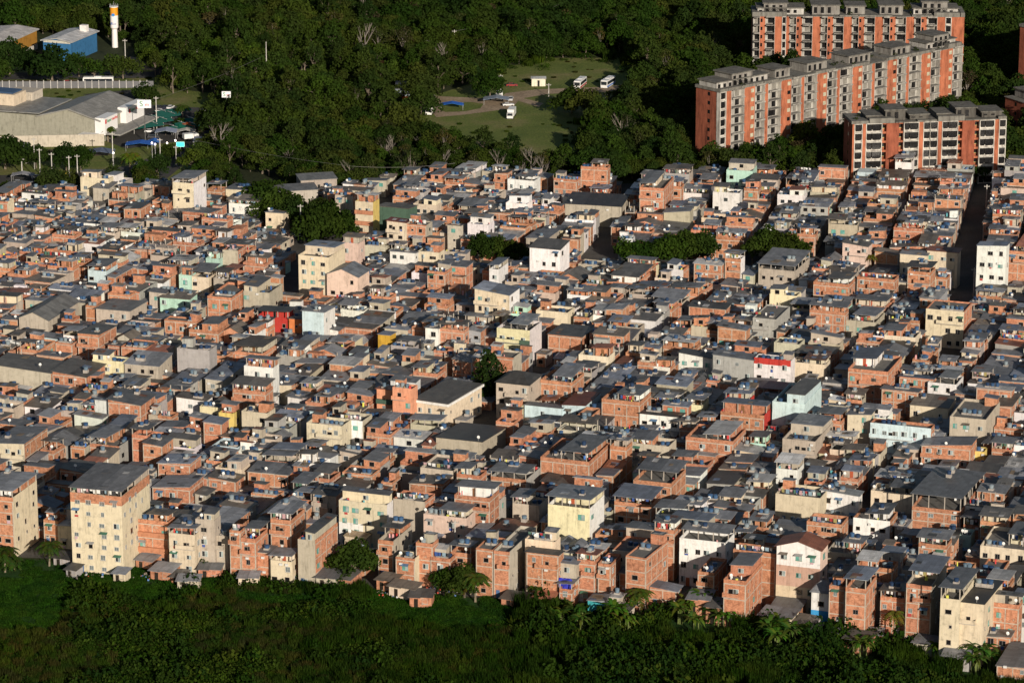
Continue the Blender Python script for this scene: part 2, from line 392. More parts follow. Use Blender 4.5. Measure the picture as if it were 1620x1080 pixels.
    def windows(x0, y0, x1, y1, z0, k, hs, pr=.8):
        for i in range(k):
            z = z0+i*hs+1.0
            m_ = max(1, int((x1-x0)/2.6))
            for j in range(m_):
                if r.random() < pr:
                    kk = wk if r.random() < .7 else r.choice(WK)
                    wx = x0+(x1-x0)*(j+.5)/m_+r.uniform(-.4, .4); S.window(kk, wx, y0, z+(.3 if kk == 'small' else 0), 'f')
                    if near and r.random() < .14: S.mb('awning').slab(wx-.9, y0-.9, wx+.9, y0-.01, (z+1.25, z+1.25, z+1.6, z+1.6), .04, 'roof_sheet', r.choice([(.05, .16, .11), (.3, .3, .3), (.14, .12, .1), (.1, .2, .35)]))
                    if near and r.random() < .16: S.mb('hung_cloth').box(wx-r.uniform(.2, .5), y0-.14, z-r.uniform(.5, .9), wx+r.uniform(.1, .5), y0-.17+.05, z-.08, 'cloth', r.choice([(.65, .65, .63), (.4, .06, .06), (.06, .1, .3), (.5, .35, .4)]))
            m_ = max(1, int((y1-y0)/3.4))
            for j in range(m_):
                if r.random() < pr*.6:
                    kk = wk if r.random() < .5 else r.choice(['small', 'small', 'hole', 'slide'])
                    S.window(kk, x1, y0+(y1-y0)*(j+.5)/m_+r.uniform(-.3, .3), z+(.3 if kk == 'small' else 0), 'r')
    nvis = n if near else min(n, 2); zb = 0 if near else max(0, H-2*hs)
    if top in 's':
        lo = H
        z, f = rect_roof(0, 0, w, d, lo)
        walls(W, 0, 0, w, d, 0, tuple(q+.02 for q in z))
        if r.random() < sp.get('tk', .7): tanks(.5, .5, w-.5, d-.5, max(z)+.05, r.choice([1, 1, 2, 2, 3]), .25)
        if r.random() < .25: dish(r.uniform(.5, w-.5), .3, z[0]+.1)
        frame(0, 0, w, d, 0, H, n)
    elif top == 'g':
        walls(W, 0, 0, w, d, 0, (H, H, H, H)); hi = H+min(w, d)*.16+.5
        G_ = S.mb('wall' if not near else 'gable')
        for yy in (0, d): G_.quad([(0, yy, H), (w, yy, H), (w/2, yy, hi)], sm if yy else fm, fc, [(0, H), (w, H), (w/2, hi)])
        Rf = S.mb('roof'); k = (hi-H)/(w/2)
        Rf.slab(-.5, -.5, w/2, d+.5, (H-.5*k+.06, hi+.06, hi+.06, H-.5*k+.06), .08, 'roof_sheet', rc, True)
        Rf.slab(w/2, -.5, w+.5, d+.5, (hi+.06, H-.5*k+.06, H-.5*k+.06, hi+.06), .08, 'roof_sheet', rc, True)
        frame(0, 0, w, d, 0, H, n)
    elif top == 'h':         # hipped
        walls(W, 0, 0, w, d, 0, (H,)*4); hi = H+2.2; o = .5; i0 = min(w, d)*.42
        P = [(-o, -o, H), (w+o, -o, H), (w+o, d+o, H), (-o, d+o, H)]; A_, B_ = (i0, d/2, hi), (w-i0, d/2, hi)
        Rf = S.mb('roof')
        for q in ([P[0], P[1], B_, A_], [P[1], P[2], B_], [P[2], P[3], A_, B_], [P[3], P[0], A_]):
            Rf.quad(q, 'roof_sheet', rc, [(a[0], a[1]) for a in q])
        Rf.quad(P[::-1], 'roof_sheet', rc)
    elif top == 't':
        Hs = H-.95; walls(W, 0, 0, w, d, 0, (Hs,)*4, cap=Hs)
        parapet(0, 0, w, d, Hs, H); frame(0, 0, w, d, 0, Hs, n)
        if w > 6 and r.random() < .6 and not sp.get('full'):
            x0 = 0 if r.random() < .5 else w*.42; x1 = x0+w*r.uniform(.5, .58)
        else: x0, x1 = 0, w
        zr = H+r.uniform(1.25, 1.7)
        if r.random() < .2 and not sp.get('full'): y0 = d*.35
        else: y0 = 0
        z, f = rect_roof(x0, y0, x1, d, zr, r.uniform(.02, .07), r.choice('fbl'), .6)
        posts(x0+.02, y0+.02, x1-.02, d-.02, H if y0 == 0 else Hs, f)
        if r.random() < .7:      # a closed room under the back of the roof
            yb = d*r.uniform(.4, .6); q = .3
            Rm = S.mb('upper_room')
            zz = lambda X, Y: f(X, Y)-.1
            pm = r.choice(['b', 'b', 'c', 'w', 'k', sp['f']]); pm, pc = PAL[pm]; pc = vary(pc, r)
            walls(Rm, x0+q, yb, x1-q, d-q, Hs, (zz(x0+q, yb), zz(x1-q, yb), zz(x1-q, d-q), zz(x0+q, d-q)), pm, pc, pm, pc)
            S.mb('door').box(x0+(x1-x0)*.4, yb-.05, Hs, x0+(x1-x0)*.4+.85, yb-.002, Hs+2.0, 'paint', r.choice([(.6, .6, .58), (.2, .1, .05), (.05, .05, .05), (.4, .1, .05)]))
        stuff(x0, y0, x1, d*.45, Hs, r.choice([1, 2, 3, 4]))
        if r.random() < .25: LINES.append((S.w2(x0+.3, y0+.35), S.w2(x1-.3, y0+.35), zr-.15, r.random()))
        if x0 > 1.5: tanks(.2, .2, x0, d-.2, Hs, r.choice([1, 2, 3, 4]), .5)
        if x1 < w-1.5: tanks(x1, .2, w-.2, d-.2, Hs, r.choice([1, 2, 3, 4]), .5)
        elif r.random() < .5: tanks(x0+.5, .5, x1-.5, d-.5, max(z)+.1, r.choice([1, 2]), .2)
        if r.random() < .4: dish(r.uniform(.4, w-.4), .15, H)
    elif top == 'f':
        ph = sp.get('ph', r.uniform(.35, .95)); Hs = H-ph
        walls(W, 0, 0, w, d, 0, (Hs,)*4, cap=Hs); parapet(0, 0, w, d, Hs, H); frame(0, 0, w, d, 0, Hs, n)
        if r.random() < .6:
            rw, rd = min(w*.6, r.uniform(2.2, 3.5)), min(d*.6, r.uniform(2, 3)); x0 = r.choice([.2, w-rw-.2]); y0 = d-rd-.2
            Rm = S.mb('upper_room'); pm, pc = PAL[r.choice(['b', 'b', 'c', sp['f']])]
            z, f = rect_roof(x0, y0, x0+rw, y0+rd, Hs+2.2, .05, None, .25)
            walls(Rm, x0, y0, x0+rw, y0+rd, Hs, tuple(q+.02 for q in z), pm, vary(pc, r), pm, vary(pc, r))
        tanks(.3, .3, w-.3, d*.6, Hs, r.choice([1, 2, 2, 3, 4, 5]), .5); stuff(0, 0, w, d, Hs, r.choice([0, 1, 2]))
        if r.random() < .4: dish(r.uniform(.4, w-.4), .15, H)
        if r.random() < .25: LINES.append((S.w2(.4, .6), S.w2(w-.4, .6), Hs+1.9, r.random()))
    elif top == 'x':         # unfinished: bare slab with column stubs
        walls(W, 0, 0, w, d, 0, (H,)*4, cap=H); frame(0, 0, w, d, 0, H, n); hp = r.uniform(.5, 2.4)
        k_ = max(2, int(w/3)+1); l_ = max(2, int(d/3.5)+1)
        for i in range(k_):
            for j in range(l_):
                X_, Y_ = (w-.22)*i/(k_-1), (d-.22)*j/(l_-1); S.mb('column_stub').box(X_, Y_, H, X_+.22, Y_+.22, H+hp*r.uniform(.8, 1.1), 'concrete', (.42, .38, .33))
        if r.random() < .6: S.mb('upper_room').box(.25, d*.5, H, w*r.uniform(.4, .7), d-.1, H+r.uniform(.8, 2.2), fm, fc)
        tanks(.4, .4, w-.4, d*.5, H, r.choice([0, 1, 2, 3]), .2); stuff(0, 0, w, d, H, r.choice([2, 4, 6]))
    elif top == 'd':
        walls(W, 0, 0, w, d, 0, (H-.9,)*4, cap=H-.9); frame(0, 0, w, d, 0, H-.9, n); Hs = H-.9
        parapet(0, 0, w, d, Hs, H)
        md = r.choice('blr'); q = .18
        x0, y0, x1, y1 = {'b': (q, d*r.uniform(.35, .5), w-q, d-q), 'l': (q, q, w*.52, d-q), 'r': (w*.45, q, w-q, d-q)}[md]
        z, f = rect_roof(x0, y0, x1, y1, Hs+r.uniform(2.3, 2.7))
        Rm = S.mb('upper_room'); k = r.choice([sp['f'], sp['f'], 'b', 'c']); pm, pc = PAL[k]; pc = vary(pc, r)
        walls(Rm, x0, y0, x1, y1, Hs, tuple(a+.02 for a in z), pm, pc, pm, pc)
        S.window('slide' if near else 'hole', (x0+x1)/2, y0, Hs+1, 'f')
        if md == 'b': tanks(.3, .3, w-.3, y0, Hs, r.choice([0, 1, 2, 3]), .15); stuff(0, 0, w, y0, Hs, 3)
        elif md == 'l': tanks(x1, .3, w-.3, d-.3, Hs, r.choice([1, 2, 3]), .15); stuff(x1, 0, w, d, Hs, 2)
        else: tanks(.3, .3, x0, d-.3, Hs, r.choice([1, 2, 3]), .15); stuff(0, 0, x0, d, Hs, 2)
        if r.random() < .3: dish(r.uniform(.4, w-.4), .15, H)
    elif top == 'c':         # flat roof with a pale cornice all round
        walls(W, 0, 0, w, d, 0, (H-.5,)*4)
        C_ = S.mb('cornice'); C_.box(-.5, -.5, H-.5, w+.5, d+.5, H+.15, 'plaster', (.78, .77, .74), True)
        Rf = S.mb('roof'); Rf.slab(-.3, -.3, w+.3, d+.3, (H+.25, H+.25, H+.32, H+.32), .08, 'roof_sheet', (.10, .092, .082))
    # storey bands
    hw = H-(.95 if top in 'td' else .5 if top == 'f' else 0)
    if sp.get('band'):
        S.mb('painted_band').box(-.02, -.03, hw-1.0, w+.02, -.001, hw+.7, 'plaster', PAL[sp['band']][1])
    if sp.get('bands'):
        for i in range(1, n): S.mb('painted_band').box(-.02, -.6, i*hs-.45, w+.02, -.001, i*hs+.75, 'plaster', PAL[sp['bands']][1], True)
    if sp.get('blue'): S.mb('painted_band').box(-.02, -.03, 0, w+.02, -.001, H*.5, 'plaster', (.05, .30, .62))
    if sp.get('lower'): S.mb('painted_band').box(-.02, -.03, 0, w+.02, -.001, H*.42, 'plaster', (.60, .50, .36)); S.mb('painted_band').box(-.02, -.03, H*.42, w+.02, -.001, H*.72, 'plaster', (.50, .33, .26))
    if sp.get('lowwhite'): S.mb('painted_band').box(-.02, -.03, 0, w*.5, -.001, H*.55, 'plaster', (.74, .74, .72))
    if sp.get('topbrick'):
        M_ = S.mb('brick_top_floor'); bc = PAL['b'][1]; M_.box(-.03, -.03, hw-1.3, w+.03, -.001, hw+.97, 'brick', bc); M_.box(w+.001, .0, hw-1.3, w+.03, d, hw+.97, 'brick', bc)
    if sp.get('teal'): S.mb('painted_band').box(-.02, -.03, 0, w+.02, -.001, H-.1, 'plaster', (.06, .38, .42))
    if sp.get('nowin') is None:
        windows(0, 0, w, d, 0 if near else hw-min(n, 3)*hs, n if near else min(n, 3), hw/n if near else hs, sp.get('wp', .62 if near else .45))
    if near and top != 'c':
        if r.random() < .5 and sp['seed'] % 3: S.mb('door').box(w*.15, -.04, 0, w*.15+.9, -.002, 2.1, 'paint', r.choice([(.35, .12, .05), (.6, .6, .6), (.08, .15, .3)]))
        if n >= 3 and r.random() < sp.get('bal', .3):     # a slab balcony on the upper storey
            B_ = S.mb('balcony'); z = (n-1)*hs; x0 = w*r.choice([.0, .3]); x1 = min(w, x0+w*.7)
            B_.box(x0, -1.1, z-.15, x1, -.06, z, 'concrete', (.36, .33, .30), True); B_.box(x0, -1.1, z, x1, -1.0, z+.9, fm, fc)
            B_.box(x0, -1.0, z, x0+.1, -.06, z+.9, fm, fc); B_.box(x1-.1, -1.0, z, x1, -.06, z+.9, fm, fc)
            S.window('hole', (x0+x1)/2, 0, z+.4, 'f')
        k = r.choice([0, 0, 1, 2])
        for i in range(k):
            x = r.uniform(.6, w-.6); z = r.randrange(n)*hs+2.0
            S.mb('air_conditioner').box(x, -.4, z, x+.75, -.001, z+.5, 'paint', (.62, .62, .6), True)
    S.done()
CL = MB()
# ---- landmark houses read off the photograph: front-left x, front-right x, rear-right x (0 = unknown), y of wall top, height, colours, roof
LM = []
def L(x0, x1, x2, y, h, cs, top='s', label=None, **k): LM.append(dict(x0=x0, x1=x1, x2=x2, y=y, H=h, f=cs[0], s=cs[-1], top=top, label=label, k=k))
# bottom edge of the quarter
L(111, 192, 236, 778, 19.5, 'k', 't', 'tall seven-storey cream apartment house with brick top floor at the lower left', n=7, az=16, full=1, topbrick=1, rc=(.22, .22, .23), wp=.95, ref='seven-storey cream block')
L(-30, 20, 58, 782, 15, 'bk', 't', 'tall brick house with a cream right side wall cut off by the left picture edge', n=5)
L(241, 300, 322, 770, 6.5, 'b', 's', 'long brick house with white-framed windows behind the seven-storey cream block', wk='white')
L(215, 266, 283, 820, 11, 'b', 't', 'brick house with white laundry balconies right beside the seven-storey cream block', bands='b', n=3)
L(267, 308, 330, 842, 10, 'k', 't', n=3, wp=1); L(309, 339, 385, 820, 13, 'c', 'd', n=4, wp=1, wk='white'); L(340, 361, 372, 846, 9, 'c', 'f')
L(363, 380, 392, 838, 12, 'b', 'f'); L(381, 404, 424, 850, 10.5, 'b', 't', n=3); L(406, 427, 440, 872, 7, 'b', 's'); L(428, 460, 482, 820, 13, 'b', 't', n=4)
L(428, 462, 468, 885, 6, 'k', 't'); L(471, 498, 534, 852, 11.5, 'cb', 'd', n=3); L(495, 531, 546, 780, 8, 'cb', 's'); L(392, 455, 472, 745, 6.5, 'b', 's')
L(536, 612, 622, 790, 12, 'kw', 'd', 'wide cream four-storey house with a white lower left half', lowwhite=1, n=4, wp=.9); L(622, 672, 688, 788, 10, 'cb', 'f', nowin=1)
L(670, 738, 752, 812, 9, 'P', 't', 'pale pink house with laundry under its raised grey roof', n=3, ph=.9); L(545, 577, 581, 848, 4.5, 'k', 's', 'small cream hut with a tan roof beside a utility pole', rc=(.42, .30, .18), tk=0)
L(598, 622, 652, 853, 9.5, 'bc', 't', n=3); L(626, 656, 662, 880, 7.5, 'bk', 'f'); L(658, 684, 722, 857, 10.5, 'b', 'f', n=3); L(681, 712, 724, 880, 7.5, 'b', 'f'); L(713, 745, 768, 872, 8, 'b', 't', n=3)
L(753, 780, 800, 866, 11.5, 'b', 'f', n=3); L(781, 806, 848, 870, 11.5, 'bc', 'f', n=3)
L(833, 883, 915, 874, 11.5, 'b', 's', 'broad brick house with a big dark sheet roof above the marsh', n=4, rc=(.085, .08, .072), tk=0)
L(884, 912, 920, 889, 9.5, 'c', 's', n=3); L(885, 905, 910, 930, 4.5, 'b', 't'); L(913, 941, 968, 884, 10, 'b', 't', 'slim brick house with a rust red terrace roof', n=3, rc=(.30, .10, .06), ref='rust-red-roofed brick house')
L(946, 966, 982, 890, 9.5, 'b', 'f'); L(990, 1022, 1057, 878, 12.5, 'b', 'f', 'tall four-storey brick house with a small white rooftop box', n=4, az=24, ref='white-boxed brick house')
L(1027, 1070, 1080, 930, 4.5, 'b', 's', tk=0); L(930, 956, 962, 949, 4.2, 'M', 's', 'teal shack at the edge of the marsh vegetation', tk=0, n=1, teal=1, ref='teal shack'); L(963, 980, 985, 945, 4, 'c', 's')
L(867, 933, 956, 797, 13, 'Yw', 't', 'pale yellow four-storey house with a white stair tower and grey-blue roof', n=4, full=1, wk='green', wp=.6, rc=(.26, .28, .31), ref='pale yellow four-storey house')
L(811, 853, 866, 795, 8.5, 'c', 't'); L(855, 932, 965, 722, 10, 'b', 't', n=3); L(1002, 1062, 1085, 758, 9.5, 'b', 't', n=3); L(972, 1030, 1046, 792, 8.5, 'b', 't')
L(1075, 1148, 1162, 850, 11.5, 'w', 't', 'white house with rooftop terraces above a small brick house', n=3, wp=.9, ref='white terraced house'); L(1104, 1130, 1150, 903, 9, 'b', 'f', n=3)
L(1160, 1227, 1236, 868, 13, 'b', 'f', n=4); L(1229, 1298, 1310, 862, 16, 'wP', 'g', 'four-storey house, white on top and pinkish below, with a rust brown roof', n=4, rc=(.26, .10, .06), wp=.9, lower=1, ref='rust-roofed white-topped house')
L(1145, 1180, 1206, 915, 11.5, 'b', 'd', 'narrow orange brick house with a recessed balcony at the vegetation edge', n=3, bal=1); L(1284, 1311, 1318, 935, 8.5, 'wB', 'h', 'little white and bright blue house with a dark pyramid roof', n=2, blue=1, ref='bright blue little house')
L(1312, 1337, 1345, 925, 12, 'b', 'f', n=4); L(1338, 1370, 1387, 928, 13, 'b', 't', n=4, wk='dark'); L(1393, 1432, 1440, 942, 9.5, 'b', 't', n=3); L(1434, 1474, 1498, 922, 14.5, 'bc', 't', 'tall brick house with a large grey terrace roof left of the cream towers', n=4)
L(1488, 1519, 1545, 945, 15, 'k', 't', 'narrow four-storey cream house with a broad grey roof at the lower right', n=4, wp=1, ref='lower right cream tower'); L(1520, 1556, 1586, 960, 13, 'k', 's', 'cream house with stacked balconies under a nearly black roof', n=4, bal=1, rc=(.05, .048, .045))
L(1570, 1612, 1640, 952, 11, 'b', 't', n=3); L(1558, 1598, 1612, 1005, 5.5, 'b', 's', rc=(.2, .2, .2)); L(1577, 1628, 1650, 1052, 4.5, 'b', 's', 'low brick house with a pale grey roof in the bottom right corner', rc=(.2, .2, .2), tk=0)
L(1551, 1640, 1660, 862, 9.5, 'k', 't', 'wide cream house with a long open terrace at the right picture edge', n=3); L(1227, 1298, 1312, 780, 7.5, 'k', 'f', nowin=1); L(1299, 1358, 1368, 778, 7, 'w', 's', 'white house with a pale blue-grey roof between cement houses', ref='white low house', rc=(.3, .32, .33))
L(1378, 1453, 1462, 775, 7, 'k', 't'); L(1443, 1520, 1557, 800, 8, 'b', 't'); L(1350, 1408, 1420, 818, 7, 'wb', 't')
# middle left
L(472, 520, 546, 403, 15, 'k', 'd', 'cream five-storey building beside the tree-filled street', n=5, wk='green', ref='cream five-storey building'); L(517, 566, 584, 433, 10.5, 'P', 'g', 'pale pink gabled building right of the cream five-storey building', n=3, rc=(.2, .22, .25))
L(478, 512, 530, 493, 11.5, 'uw', 's', 'blue-white three-storey house at the end of the red house', n=3, rc=(.24, .25, .27), wk='white', ref='blue-white house'); L(407, 456, 466, 499, 7, 'r', 't', 'red-fronted house with a dark roof left of the blue-white house', n=2, full=1, vis=.2, rc=(.07, .07, .07), ref='red-fronted house')
L(457, 478, 484, 505, 7, 'o', 's', 'small orange house squeezed between red and blue-white houses'); L(283, 302, 310, 434, 7, 'm', 't', 'mint green house with a white roof terrace', ref='mint green house'); L(303, 330, 345, 437, 6.5, 'k', 't')
L(328, 366, 398, 468, 8.5, 'b', 'f', n=2); L(280, 331, 343, 550, 10.5, 'g', 'f', 'blank grey cement block with a railed flat roof', nowin=1, n=3, ref='blank grey cement block'); L(123, 156, 184, 531, 8.5, 'b', 's')
L(146, 194, 203, 568, 7, 'Y', 'd', 'pale yellow house with a stepped wall on the left', n=2, ref='stepped yellow house'); L(197, 250, 272, 575, 6.5, 'c', 's'); L(83, 136, 166, 592, 6, 'b', 's'); L(-15, 80, 107, 582, 6.5, 'cb', 's', 'long cement warehouse with a dark roof at the left edge', tk=0, nowin=1)
L(171, 222, 245, 636, 9.5, 'b', 's', n=3); L(316, 348, 355, 642, 7, 'Y', 'f'); L(346, 370, 378, 652, 7.5, 'y', 'd', 'bright yellow house with an open upper room', ref='bright yellow house'); L(322, 350, 362, 668, 9, 'b', 's', n=3)
L(386, 432, 441, 578, 12, 'w', 't', 'tall white house with an open columned roof terrace', n=4, ref='columned white house'); L(325, 352, 388, 600, 6.5, 'c', 's'); L(485, 541, 556, 668, 9.5, 'k', 'f', 'cream flat-roofed house with a high blank parapet', n=3, wp=.4)
L(368, 420, 432, 615, 8.5, 'b', 't', n=3); L(-12, 38, 75, 700, 10, 'kb', 's', n=3, wk='white'); L(226, 256, 274, 703, 9, 'b', 's', n=3); L(279, 325, 336, 630, 6.5, 'w', 's', 'low white house with a pale roof'); L(260, 312, 335, 505, 7.5, 'b', 'f')
L(299, 345, 362, 520, 7, 'b', 'd'); L(30, 76, 124, 502, 7, 'c', 'g', 'broad workshop with a grey corrugated roof', nowin=1, rc=(.2, .2, .195)); L(385, 426, 447, 460, 8.5, 'c', 'd'); L(352, 376, 390, 395, 9.5, 'cb', 'f', n=3); L(139, 168, 186, 427, 7, 'u', 't', 'house with a blue-shaded veranda and grey roof')
L(40, 76, 90, 475, 6, 'c', 's'); L(152, 205, 232, 490, 6, 'c', 's', rc=(.22, .22, .215)); L(253, 300, 312, 470, 6, 'm', 's'); L(236, 262, 270, 462, 6.5, 'c', 's')
L(250, 300, 318, 732, 8, 'b', 's')
# upper left
L(273, 306, 326, 288, 13.5, 'kw', 't', 'tall beige house with a white side wall near the forest edge', n=4, wk='dark', ref='tall beige house'); L(127, 172, 190, 280, 9, 'k', 't', 'beige and brick house with a grey roof by the crossroads', n=2); L(-8, 12, 22, 318, 9, 'bk', 'f', n=3); L(147, 172, 186, 297, 7, 'c', 's')
L(241, 268, 276, 293, 6.5, 'b', 's'); L(357, 392, 408, 300, 6, 'k', 's'); L(362, 408, 418, 321, 6.5, 'w', 't'); L(420, 448, 458, 338, 6.5, 'k', 's'); L(196, 222, 238, 330, 9, 'b', 's')
# strip along the forest and the middle
L(919, 961, 965, 263, 12, 'b', 't', 'freestanding orange brick tower house at the forest edge', n=3, ref='forest edge brick tower'); L(894, 983, 995, 322, 7, 'c', 's', 'big black-roofed shed with a turquoise-stained side wall', rc=(.05, .05, .052), nowin=1, tk=0, ref='black-roofed shed')
L(1012, 1050, 1066, 296, 13.5, 'b', 't', 'four-storey brick house with a metal-clad rooftop beside the dark street', n=4); L(782, 803, 808, 274, 8, 'b', 's'); L(803, 845, 855, 283, 7, 'w', 't', 'white house with dark rooftop opening near the forest'); L(876, 912, 917, 282, 8.5, 'b', 'f')
L(562, 590, 600, 318, 14, 'ky', 't', 'narrow four-storey cream house with brown balconies on the market street', n=4, bands='b', ref='narrow cream balcony house'); L(530, 558, 564, 308, 12, 'cb', 'f', n=4); L(596, 645, 660, 330, 9, 'G', 's', 'dark green-grey building with a row of pale blue tanks', nowin=1, n=2)
L(612, 642, 650, 350, 12.5, 'k', 's', 'cream four-storey corner building with a dark red roof', n=4, wp=1, rc=(.15, .04, .03), ref='dark-red-roofed corner building'); L(643, 674, 684, 354, 12, 'bc', 'f', n=4); L(838, 886, 901, 391, 12.5, 'w', 's', 'plain white four-storey block with a flat grey roof', n=4, wp=.45, wk='dark', tk=0, ref='plain white block')
L(661, 695, 701, 397, 8.5, 'k', 'f'); L(751, 806, 822, 462, 12.5, 'kw', 's', 'large cream four-storey house with a white windowed side', n=4, wp=.6, tk=0, ref='white-sided cream house'); L(786, 838, 857, 518, 11, 'Yw', 't', 'pale yellow house with dark green balcony bands', n=3, bands='G', wk='white', wp=1, rc=(.3, .32, .34), ref='green-banded yellow house')
L(673, 694, 702, 519, 9.5, 'w', 's', 'narrow white house with a dark roof and wide window', n=3); L(741, 760, 772, 523, 8.5, 'Mb', 's', 'metal-clad box of a house above brick walls', nowin=1, rc=(.3, .31, .33)); L(598, 617, 620, 530, 7.5, 'O', 's', 'mustard yellow painted wall of a narrow house', nowin=1, tk=0)
L(621, 652, 674, 612, 12, 'p', 'f', 'salmon pink four-storey house with blue rooftop tanks', n=4, wk='green', ref='salmon pink house'); L(596, 620, 622, 617, 9, 'p', 's', 'salmon pink wing with dark green awnings', n=3, bands='G')
L(654, 708, 762, 632, 8, 'k', 'c', 'long cream corner building with a dark flat roof and white cornice', n=2, wk='white', wp=1, prio=1, az=26, ref='long cream corner building'); L(785, 836, 856, 604, 10, 'c', 'h', 'weathered cement hall with a dark hipped roof right of a street tree', n=3, rc=(.07, .068, .065)); L(855, 905, 924, 600, 9, 'b', 't', n=2)
L(830, 888, 895, 642, 6, 'u', 's', tk=0, rc=(.16, .17, .18)); L(889, 926, 950, 640, 7, 'u', 's', 'low house with a pale blue glazed front and partly green roof', ref='blue glazed low house', rc=(.16, .05, .03)); L(952, 1012, 1030, 630, 10, 'b', 't', n=3); L(1012, 1076, 1083, 655, 7, 'w', 's', 'white house with a wide black roof', rc=(.05, .05, .05), wp=.9, ref='black-roofed white house')
L(716, 746, 758, 570, 7, 'bw', 's'); L(848, 898, 909, 490, 8, 'k', 'f', nowin=1); L(867, 920, 942, 530, 7, 'b', 's', tk=0, rc=(.09, .09, .09)); L(774, 789, 804, 425, 10, 'w', 't', 'narrow white house with an open top room'); L(540, 567, 577, 383, 10.5, 'P', 't', n=3)
L(690, 762, 800, 700, 6, 'c', 's', 'long dark-roofed shed in the middle of the quarter', rc=(.06, .058, .055), tk=0, nowin=1); L(676, 704, 715, 428, 9, 'b', 'f', n=3)
# right side
L(1546, 1592, 1594, 388, 18, 'w', 's', 'tall white five-storey block at the right edge of the dark street', n=5, wk='dark', wp=.9, tk=0, ref='tall white five-storey block'); L(1594, 1628, 1640, 396, 15, 'b', 't', n=5); L(1467, 1515, 1520, 396, 11, 'k', 's', 'cream house with a rust brown roof left of the dark street', n=3, wp=1, rc=(.24, .10, .065)); L(1424, 1466, 1468, 401, 10, 'k', 's', n=3)
L(1333, 1373, 1380, 387, 8.5, 'P', 's'); L(1147, 1172, 1176, 408, 10, 'bw', 't', n=3); L(1098, 1142, 1146, 416, 8, 'b', 's'); L(1200, 1258, 1281, 424, 7.5, 'c', 't'); L(1287, 1343, 1353, 445, 10, 'b', 't', n=3); L(1356, 1415, 1422, 437, 8.5, 'b', 'f')
L(1436, 1472, 1480, 428, 9.5, 'b', 't', n=3); L(1281, 1337, 1358, 489, 9.5, 'b', 't', n=3); L(1465, 1525, 1538, 488, 11, 'kb', 'f', 'cream house with a brick parapet and two dark windows', n=3, wk='dark', ref='brick-topped cream house'); L(1455, 1484, 1499, 472, 8.5, 'bM', 's', rc=(.3, .3, .3)); L(1090, 1148, 1156, 484, 7, 'b', 's')
L(1191, 1228, 1250, 502, 9, 'g', 'f', nowin=1); L(1128, 1192, 1200, 563, 9.5, 'g', 's', 'light grey hall with a row of windows and blue-grey roof', n=3, wk='white', rc=(.17, .18, .2), tk=0); L(1193, 1251, 1258, 566, 10, 'w', 'f', 'white house with a bright red band under its roof terrace', n=3, band='r', wk='white', wp=.9, ref='red-banded white house')
L(1253, 1306, 1314, 572, 7.5, 'k', 't', rc=(.13, .08, .06)); L(1074, 1128, 1133, 562, 7, 'w', 's', rc=(.07, .07, .07)); L(1342, 1405, 1427, 582, 11, 'b', 't', 'brick house with a broad blue-grey upper roof', n=3, rc=(.12, .14, .18)); L(1423, 1476, 1495, 597, 8, 'b', 's', 'brick house with a single broad blue roof', rc=(.1, .13, .19), ref='blue-roofed brick house')
L(1468, 1513, 1524, 604, 8, 'w', 't', rc=(.25, .26, .27)); L(1395, 1452, 1468, 616, 9, 'b', 's', n=3); L(1222, 1273, 1300, 634, 12.5, 'u', 'd', 'pale blue-white block with a stepped top and blank front', n=4, nowin=1, ref='pale blue-white block'); L(1272, 1331, 1341, 660, 9.5, 'b', 't', n=3)
L(1148, 1186, 1193, 628, 9.5, 'r', 't', 'red-walled upper house with a grey roof', ref='red-walled house'); L(1140, 1209, 1220, 650, 10, 'br', 't', 'brick house with a bright red side wall', n=3); L(1341, 1377, 1384, 655, 11, 'k', 's', 'cream house with dark green awnings', n=4, wk='green', ref='green-awninged cream house'); L(1377, 1473, 1495, 668, 10.5, 'ub', 'f', 'long pale blue and white house with brick side wall', n=3, wp=1, wk='white')
L(1503, 1560, 1582, 658, 11, 'c', 'f', n=3); L(1545, 1600, 1612, 614, 10, 'b', 's', n=3); L(1458, 1535, 1545, 704, 8, 'b', 's'); L(1530, 1557, 1560, 712, 6, 'y', 'f', 'small bright yellow walled house', nowin=1, ref='small bright yellow house'); L(1238, 1290, 1318, 693, 9.5, 'c', 'd', n=3)
L(1555, 1600, 1615, 640, 8, 'b', 's'); L(1000, 1058, 1070, 700, 8, 'c', 't'); L(1085, 1160, 1180, 690, 9, 'b', 't', n=3); L(1228, 1262, 1272, 740, 8, 'w', 't')
L(1330, 1385, 1400, 505, 7, 'c', 't'); L(1440, 1500, 1512, 640, 7.5, 'k', 's')
